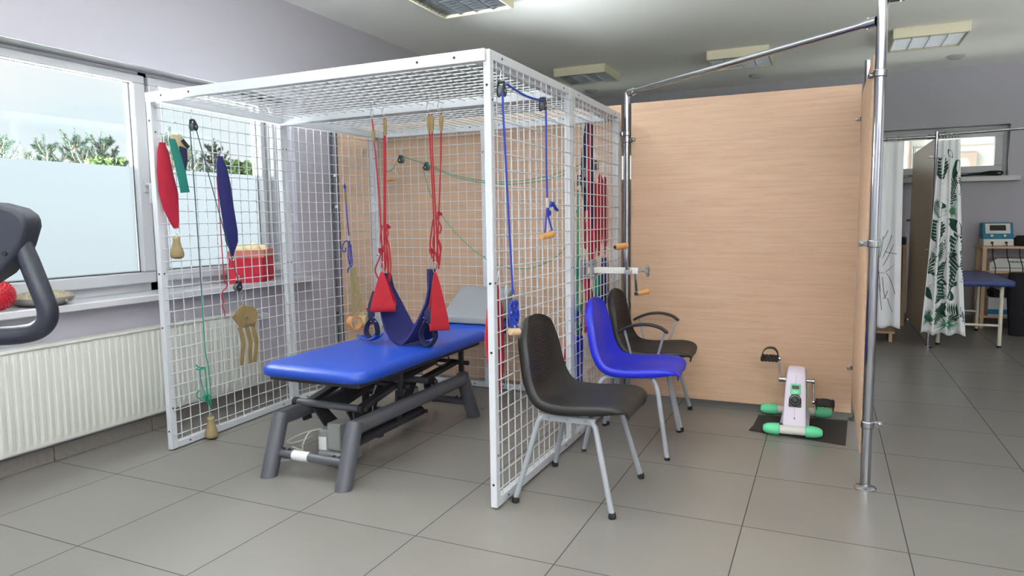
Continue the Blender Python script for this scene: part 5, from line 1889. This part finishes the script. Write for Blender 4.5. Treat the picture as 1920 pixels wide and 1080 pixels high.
PROF = [(.258, .402, .120), (.266, .420, .155), (.260, .438, .180), (.235, .449, .200), (.18, .450, .213), (.10, .443, .221), (.02, .434, .224), (-.06, .429, .224), (-.115, .434, .222), (-.155, .452, .219),
        (-.182, .485, .216), (-.197, .53, .212), (-.206, .585, .207), (-.213, .64, .200), (-.220, .69, .190), (-.227, .735, .174), (-.232, .77, .150), (-.236, .795, .120), (-.239, .812, .080), (-.240, .820, .030)]
def shell_mesh():
    C_ = catmull([(x, 0, z) for x, z, w in PROF], 3)
    Wd = []
    for i in range(len(PROF) - 1):
        for k in range(3):
            Wd.append(PROF[i][2] + (PROF[i + 1][2] - PROF[i][2]) * k / 3)
    Wd.append(PROF[-1][2])
    mb = MB()
    S = [-1.0 + 2 * k / 16 for k in range(17)]
    vs = []
    n = len(C_)
    for i in range(n):
        t = (C_[min(i + 1, n - 1)] - C_[max(i - 1, 0)]).normalized()
        nn = V3((t.z, 0, -t.x))   # towards the sitter
        if nn.z < 0 and i < n // 2:
            nn = -nn
        if i >= n // 2 and nn.x < 0:
            nn = -nn
        f = i / (n - 1)
        curl = .020 + .030 * math.exp(-((f - .52) / .15) ** 2) + (.010 if f > .6 else 0) * min(1, (f - .6) / .1 if f > .6 else 0)
        if f < .22:
            curl *= max(0, f - .02) / .20
        if f > .86:
            curl *= max(.15, (1 - f) / .14)
        row = []
        rim = .006 + .032 * min(1, max(0, f - .10) / .12) * min(1, max(0, .97 - f) / .12)
        row.append(C_[i] + V3((0, -(Wd[i] + .007), 0)) + nn * (curl - rim))
        row.append(C_[i] + V3((0, -(Wd[i] + .006), 0)) + nn * (curl - min(.008, rim * .5)))
        for s in S:
            row.append(C_[i] + V3((0, Wd[i] * s, 0)) + nn * (curl * abs(s) ** 3))
        row.append(C_[i] + V3((0, Wd[i] + .006, 0)) + nn * (curl - min(.008, rim * .5)))
        row.append(C_[i] + V3((0, Wd[i] + .007, 0)) + nn * (curl - rim))
        vs.append(row)
    m = len(vs[0])
    flat = [p for r in vs for p in r]
    fs = [(i * m + k, i * m + k + 1, (i + 1) * m + k + 1, (i + 1) * m + k) for i in range(n - 1) for k in range(m - 1)]
    mb.add(flat, fs)
    return mb

def chair(label, loc, rot, kind):
    t = thing('shell_chair', label, 'chair', (0, 0, 0))
    shell_mesh().build('shell', 'perforated' if kind != 'blue' else 'blue_plastic', t, smooth=70, solid=.006)
    feet = {}
    for sx in (1, -1):
        for sy in (1, -1):
            feet[(sx, sy)] = V3((.224 if sx > 0 else -.226, .25 * sy, 0))
    if kind == 'blue':
        for sy in (1, -1):
            f, b = feet[(1, sy)], feet[(-1, sy)]
            tb = MB()
            path = [f + V3((0, 0, .008)), V3((.165, .20 * sy, .36)), V3((.145, .19 * sy, .405)), V3((.10, .185 * sy, .424)), V3((0, .182 * sy, .418)), V3((-.09, .182 * sy, .412)), V3((-.135, .19 * sy, .395)), V3((-.155, .20 * sy, .355)), b + V3((0, 0, .008))]
            P_ = [path[0]] + catmull(path[1:-1], 5) + [path[-1]]
            tb.tube(P_, .0125, 12)
            tb.build('leg_loop', 'grey_leg', t)
        cb_ = MB()
        for x in (.08, -.08):
            cb_.cyl((x, -.18, .415), (x, .18, .415), .010, 10)
        cb_.build('crossbar', 'grey_leg', t)
        ft_ = MB()
        for f in feet.values():
            ft_.cyl(f, f + V3((0, 0, .014)), .0145, 12)
        ft_.build_each('foot_cap', 'rubber', t)
    else:
        for (sx, sy), f in feet.items():
            l = MB()
            top = V3((.125 if sx > 0 else -.130, .185 * sy, .392))
            l.tube([f + V3((0, 0, .012)), top + (f - top) * .06, top + V3((-.02 * sx, -.005 * sy, .008))], .0125, 12)
            l.build('leg', 'grey_leg', t)
            ft_ = MB()
            ft_.lathe(f, (0, 0, 1), [(0, .014), (.004, .017), (.016, .0165), (.026, .014)], 14)
            ft_.build('rubber_foot', 'rubber', t)
        for sy in (1, -1):
            p_ = MB()
            p_.box((-.135, .185 * sy - .007, .376), (.13, .185 * sy + .007, .406))
            p_.build('seat_rail', 'grey_leg', t, bevel=.003)
            h_ = MB()
            for x in (-.085, .0, .085):
                h_.cyl((x, .185 * sy - .0085, .391), (x, .185 * sy + .0085, .391), .008 if x else .005, 10)
            h_.build_each('screw', 'motor', t)
        cb_ = MB()
        for x in (.10, -.11):
            cb_.cyl((x, -.185, .400), (x, .185, .400), .010, 10)
        cb_.build('crossbar', 'grey_leg', t)
    if kind == 'arms':
        for sy in (1, -1):
            y = .262 * sy
            a = MB()
            P_ = catmull([(-.155, y, .585), (-.12, y, .606), (-.05, y, .632), (.03, y, .638), (.10, y, .622), (.145, y, .592)], 5)
            a.strap(P_, .036, .017, (0, 1, 0))
            a.build('armrest', 'black_plastic', t, bevel=.006, seg=3)
            for xa, xb_, za in ((-.115, -.07, .603), (.125, .075, .600)):
                p_ = MB()
                p_.tube([(xa, y, za), (xb_, y * .92, .42), (xb_, .17 * sy, .405)], .0075, 9)
                p_.build('arm_post', 'grey_leg', t)
    t.location = loc
    t.rotation_euler = (0, 0, rot)
    LOC[t.name] = V3(loc)
    return t
chair('black perforated shell chair with no arms nearest the front cage corner', (2.264, 1.312, 0), .0, 'black')
chair('bright blue plastic shell chair between the two black chairs', (2.311, 2.10, 0), math.radians(4), 'blue')
chair('black shell chair with arched black armrests next to the beech panel', (2.285, 2.62, 0), math.radians(4), 'arms')

# ---------------------------------------------------------------- mini pedal exerciser
mt = MB()
mt.prism([(2.895, 2.55, .001), (2.91, 2.66, .001), (2.92, 2.905, .001), (3.435, 2.975, .001), (3.412, 2.462, .001)], (0, 0, .004))
tag(mt.build('rubber_mat', 'mat', loc=(3.17, 2.7, 0)), 'black rubber mat under the pedal exerciser', 'mat')
pe = thing('pedal_exerciser', 'lilac and mint green mini pedal exerciser on a black mat in the panel corner', 'exercise device', (3.14, 2.72, .005))
def base_bar(p0, p1, cap):
    p0, p1 = V3(p0), V3(p1)
    d = (p1 - p0).normalized()
    MB().cyl(p0 + d * cap, p1 - d * cap, .026, 20).build('base_bar', 'bike_white', pe)
    for p, s in ((p0, 1), (p1, -1)):
        c = MB()
        rows = [(0, .020, .014), (.006, .027, .022), (.025, .034, .030), (.05, .037, .034), (cap - .002, .038, .035), (cap, .036, .033)]
        vs, n = [], 18
        w = V3((-d.y, d.x, 0))
        for k_, rw, rh in rows:
            for k in range(n):
                a = 2 * math.pi * k / n
                z = math.sin(a) * rh
                q = p + d * s * k_ + w * (math.cos(a) * rw) + V3((0, 0, max(z, -(p.z - .0052))))
                vs.append(q)
        fs = [tuple(range(n))] + [(i * n + k, i * n + (k + 1) % n, (i + 1) * n + (k + 1) % n, (i + 1) * n + k) for i in range(len(rows) - 1) for k in range(n)] + [tuple((len(rows) - 1) * n + k for k in range(n))]
        c.add(vs, fs)
        c.build('end_cap', 'mint', pe)
base_bar((2.975, 2.525, .036), (3.295, 2.535, .036), .09)
base_bar((2.925, 2.955, .036), (3.345, 2.995, .036), .10)
sp_ = MB()
sp_.box((3.115, 2.55, .018), (3.17, 2.97, .05))
sp_.build('spine', 'bike_white', pe, bevel=.004)
bd_ = MB()
prof = [(2.555, .052), (2.565, .085), (2.625, .22), (2.672, .325), (2.695, .352), (2.735, .366), (2.79, .362), (2.825, .335), (2.845, .27), (2.865, .12), (2.875, .052)]
n = len(prof)
sections = [(3.078, .022, .94), (3.084, .010, .98), (3.096, 0, 1.0), (3.190, 0, 1.0), (3.202, .010, .98), (3.208, .022, .94)]
vs = []
cy_, cz_ = 2.72, .2
for x, ins_, sc_ in sections:
    for y, z in prof:
        vs.append(V3((x + (0.012 if x < 3.14 else -.012) * max(0, (z - .1) / .26), cy_ + (y - cy_) * sc_, .052 + (z - .052) * sc_)))
fs = [tuple(range(n - 1, -1, -1))] + [(i * n + k, i * n + (k + 1) % n, (i + 1) * n + (k + 1) % n, (i + 1) * n + k) for i in range(len(sections) - 1) for k in range(n)] + [tuple((len(sections) - 1) * n + k for k in range(n))]
bd_.add(vs, fs)
bd_.build('body', 'lilac', pe, bevel=.004, smooth=30)
sk_ = MB()
sk_.prism([(3.062, 2.60, .05), (3.224, 2.60, .05), (3.208, 2.60, .10), (3.078, 2.60, .10)], (0, .25, 0))
sk_.build('skirt', 'lilac', pe, bevel=.004)
f0, f1 = V3((3.143, 2.565, .085)), V3((3.143, 2.672, .325))
fu = (f1 - f0).normalized()
fn_ = V3((0, -fu.z, fu.y))
def on_face(x0, x1, s0, s1, th, lift=.0):
    a = [f0 + V3((x, 0, 0)) + fu * s + fn_ * lift for x, s in ((x0, s0), (x1, s0), (x1, s1), (x0, s1))]
    return MB().prism(a, fn_ * th)
seam = on_face(-.0008, .0008, .005, .27, .0006, .0002)
seam.build('seam', 'motor', pe)
on_face(-.027, .027, .150, .215, .012).build('display_housing', 'mint', pe, bevel=.005)
on_face(-.019, .019, .182, .204, .002, .0118).build('display', 'screen', pe)
on_face(-.009, .009, .160, .171, .003, .0118).build('button', 'bike_white', pe, bevel=.001)
on_face(-.034, .034, .078, .115, .008).build('knob_plate', 'black_plastic', pe, bevel=.003)
kc = f0 + fu * .118 + fn_ * .004
MB().lathe(kc, fn_, [(0, .034), (.010, .033), (.013, .029), (.013, .02), (.022, .018), (.024, .014)], 24).build('tension_knob', 'black_plastic', pe)
ka = MB()
ka.tube([kc + fn_ * .0145 + V3((math.cos(a) * .025, 0, 0)) + fu * (math.sin(a) * .025) for a in [math.radians(v) for v in range(20, 161, 14)]], .0012, 5)
ka.build('knob_mark', 'label', pe)
MB().cyl(f0 + fu * .012 + fn_ * -.002, f0 + fu * .012 + fn_ * .002, .004, 10).build('screw', 'rubber', pe)
sm = MB()
sm.prism([(3.2065, 2.66, .13), (3.2065, 2.70, .28), (3.2065, 2.72, .28), (3.2065, 2.69, .13)], (.003, 0, 0))
sm.build('side_accent', 'mint', pe)
cx_y, cx_z = 2.755, .283
ax_ = MB()
ax_.cyl((3.045, cx_y, cx_z), (3.240, cx_y, cx_z), .010, 14)
ax_.cyl((3.055, cx_y, cx_z), (3.085, cx_y, cx_z), .016, 14)
ax_.build('axle', 'chrome', pe)
def crank(x, y1, z1, px0, px1, side):
    c = MB()
    a, b_ = V3((x, cx_y, cx_z)), V3((x + .004 * side, y1, z1))
    c.bar(a, b_, .010, .017, (0, 1, 0))
    for p, r in ((a, .017), (b_, .013)):
        c.cyl(p - V3((.007, 0, 0)), p + V3((.007, 0, 0)), r, 16)
    c.build('crank', 'chrome', pe, bevel=.002)
    pd = MB()
    pd.box((px0, y1 - .045, z1 - .014), (px1, y1 + .045, z1 + .012))
    for k in range(5):
        xx = px0 + (px1 - px0) * (k + .5) / 5
        pd.box((xx - .004, y1 - .047, z1 - .017), (xx + .004, y1 + .047, z1 + .015))
    pd.cyl((x, y1, z1), ((px0 + px1) / 2, y1, z1), .008, 10)
    return pd.build('pedal', 'rubber', pe, bevel=.003)
crank(3.050, 2.745, .410, 2.940, 3.040, -1)
sb = MB()
sb.strap(catmull([(2.948, 2.71, .415), (2.952, 2.71, .450), (2.975, 2.72, .474), (3.01, 2.73, .474), (3.032, 2.74, .450), (3.036, 2.745, .415)], 5), .05, .005, (0, 1, 0))
sb.build('pedal_strap', 'rubber', pe)
crank(3.236, 2.765, .155, 3.250, 3.355, 1)
sb = MB()
sb.strap(catmull([(3.26, 2.72, .14), (3.262, 2.70, .165), (3.30, 2.70, .175), (3.345, 2.70, .165), (3.347, 2.72, .14)], 5), .05, .005, (0, .7, .7))
sb.build('pedal_strap', 'rubber', pe)
tx = bpy.data.curves.new('base_lettering', 'FONT')
tx.body = 'BOSO'
tx.size = .026
tx.extrude = .0005
tx.align_x = 'CENTER'
tx.align_y = 'CENTER'
tx.space_character = 1.15
tmp = bpy.data.objects.new('lettering_curve', tx)
COL.objects.link(tmp)
dgraph = bpy.context.evaluated_depsgraph_get()
tme = bpy.data.meshes.new_from_object(tmp.evaluated_get(dgraph))
bpy.data.objects.remove(tmp)
tme.materials.clear()
tme.materials.append(M['grey_print'])
to = bpy.data.objects.new('base_lettering', tme)
COL.objects.link(to)
to.parent = pe
to.location = V3((3.135, 2.5095, .0475)) - LOC[pe.name]
to.rotation_euler = (math.radians(55), 0, math.radians(2))

# ---------------------------------------------------------------- window sill things and the foreground bike
bx = thing('red_box', 'red cardboard box holding cream balls on the window sill', 'box', (-.53, 2.1, .853))
cth = math.radians(0)
bq = [V3((-.50, 1.87, .853)), V3((-.395, 2.09, .853)), V3((-.54, 2.34, .853)), V3((-.605, 2.12, .853))]
hB = .225
bm_ = MB()
for i in range(4):
    a, b_ = bq[i], bq[(i + 1) % 4]
    inn = ((bq[0] + bq[2]) / 2 - (a + b_) / 2).normalized() * .006
    bm_.prism([a, b_, b_ + V3((0, 0, hB)), a + V3((0, 0, hB))], inn)
bm_.prism(bq, (0, 0, .006))
bm_.build('box_body', 'box_red', bx, fix=True)
lm_ = MB()
for i in range(4):
    a, b_ = bq[i], bq[(i + 1) % 4]
    out = ((a + b_) / 2 - (bq[0] + bq[2]) / 2).normalized() * .004
    lm_.prism([a + V3((0, 0, hB - .05)), b_ + V3((0, 0, hB - .05)), b_ + V3((0, 0, hB + .004)), a + V3((0, 0, hB + .004))], out)
lm_.build('box_lid_band', 'box_lid', bx)
for lb, p, r in (('left of three cream balls on top of the red box', (-.51, 1.985, 1.072), .052), ('middle cream ball, the largest, on top of the red box', (-.48, 2.08, 1.076), .060), ('right of three cream balls on top of the red box', (-.51, 2.195, 1.070), .050)):
    tag(MB().ball(p, r, 20).build('cream_ball', 'beige_ball', loc=(p[0], p[1], p[2] - r)), lb, 'ball')

dc = thing('balance_cushion', 'round beige studded air balance cushion on the window sill', 'balance cushion', (-.50, .63, .853))
dc_c = V3((-.505, .615, .853))
MB().lathe(dc_c, (0, 0, 1), [(0, .08), (.004, .10), (.020, .132), (.036, .140), (.046, .138)], 40).build('lower_shell', 'cushion_grey', dc)
MB().lathe(dc_c + V3((0, 0, .046)), (0, 0, 1), [(0, .138), (.004, .134), (.018, .10), (.026, .05), (.028, .0)], 40).build('upper_shell', 'cushion_top', dc)
sd_ = MB()
for k in range(1, 10):
    r = .0145 * k
    z = .046 + .028 * (1 - (r / .14) ** 2)
    m = max(6, int(2 * math.pi * r / .0135))
    for i in range(m):
        a = 2 * math.pi * (i + .5 * (k % 2)) / m
        p = dc_c + V3((r * math.cos(a), r * math.sin(a), z))
        sd_.tube([p, p + V3((0, 0, .008))], [.0050, .0022], 5)
sd_.build('studs', 'cushion_top', dc)
MB().tube([dc_c + V3((.138, .03, .025)), dc_c + V3((.150, .033, .025))], .008, 10).build('valve', 'cushion_grey', dc)

rb_c = V3((-.475, .375, .853 + .078))
rb = thing('spiky_ball', 'red spiky massage ball at the left end of the window sill', 'ball', (rb_c.x, rb_c.y, .853))
MB().ball(rb_c, .072, 28).build('ball_body', 'red_rubber', rb)
sx_ = MB()
for k in range(240):
    z = 1 - 2 * (k + .5) / 240
    a = k * 2.39996
    d = V3((math.sqrt(1 - z * z) * math.cos(a), math.sqrt(1 - z * z) * math.sin(a), z))
    sx_.tube([rb_c + d * .070, rb_c + d * .0785], [.0052, .0022], 6)
sx_.build('spikes', 'red_rubber', rb)

eb = thing('exercise_bike', 'dark slate exercise bike console and curved handlebar at the left picture edge', 'exercise bike', (1.24, -.72, 0))
right = V3((math.cos(.426950532), math.sin(.426950532), 0))
def ebp(px, pz, dep=0.0):
    """point on the bike's console plane: px metres right of its mast, height, depth away from the viewer"""
    return V3((1.495, -.613, 0)) + right * px + V3((0, 0, pz)) + V3((-right.y, right.x, 0)) * dep
cn = MB()
outl = [(-.30, 1.325), (-.16, 1.335), (-.075, 1.330), (-.024, 1.316), (-.004, 1.300), (.001, 1.287), (.002, 1.270), (-.016, 1.222), (-.030, 1.198), (-.072, 1.153), (-.16, 1.10), (-.30, 1.09)]
cn.prism([ebp(x, z, -.02) for x, z in outl], ebp(0, 0, .05) - ebp(0, 0, -.02))
cn.build('console', 'console', eb, bevel=.012, seg=3)
hl = MB()
P_ = catmull([ebp(-.06, 1.285, .02), ebp(-.038, 1.235, .015), ebp(-.016, 1.185, .01), ebp(.0, 1.146, .005), ebp(.018, 1.100, 0), ebp(.028, 1.062, 0), ebp(.022, 1.032, 0), ebp(-.003, 1.011, 0), ebp(-.04, 1.002, .0), ebp(-.10, .998, .0), ebp(-.20, 1.0, .0)], 5)
hl.tube(P_, .0235, 18)
hl.build('handlebar', 'grip', eb)
ms = MB()
ms.tube([ebp(-.20, 1.12, .015), ebp(-.22, .95, .02), ebp(-.24, .06, .05)], .032, 16)
ms.build('mast', 'console', eb)
bs_ = MB()
c0 = ebp(-.24, .03, .05)
bs_.bar(c0 + V3((-.25, 0, 0)), c0 + V3((.12, 0, 0)), .06, .06)
bs_.bar(c0 + V3((-.25, -.0, 0)), c0 + V3((-.25, .35, 0)), .06, .06)
bs_.build('base', 'console', eb, bevel=.01)
MB().cyl(ebp(-.052, 1.205, -.024), ebp(-.052, 1.205, -.018), .006, 10).build('screw', 'rubber', eb)
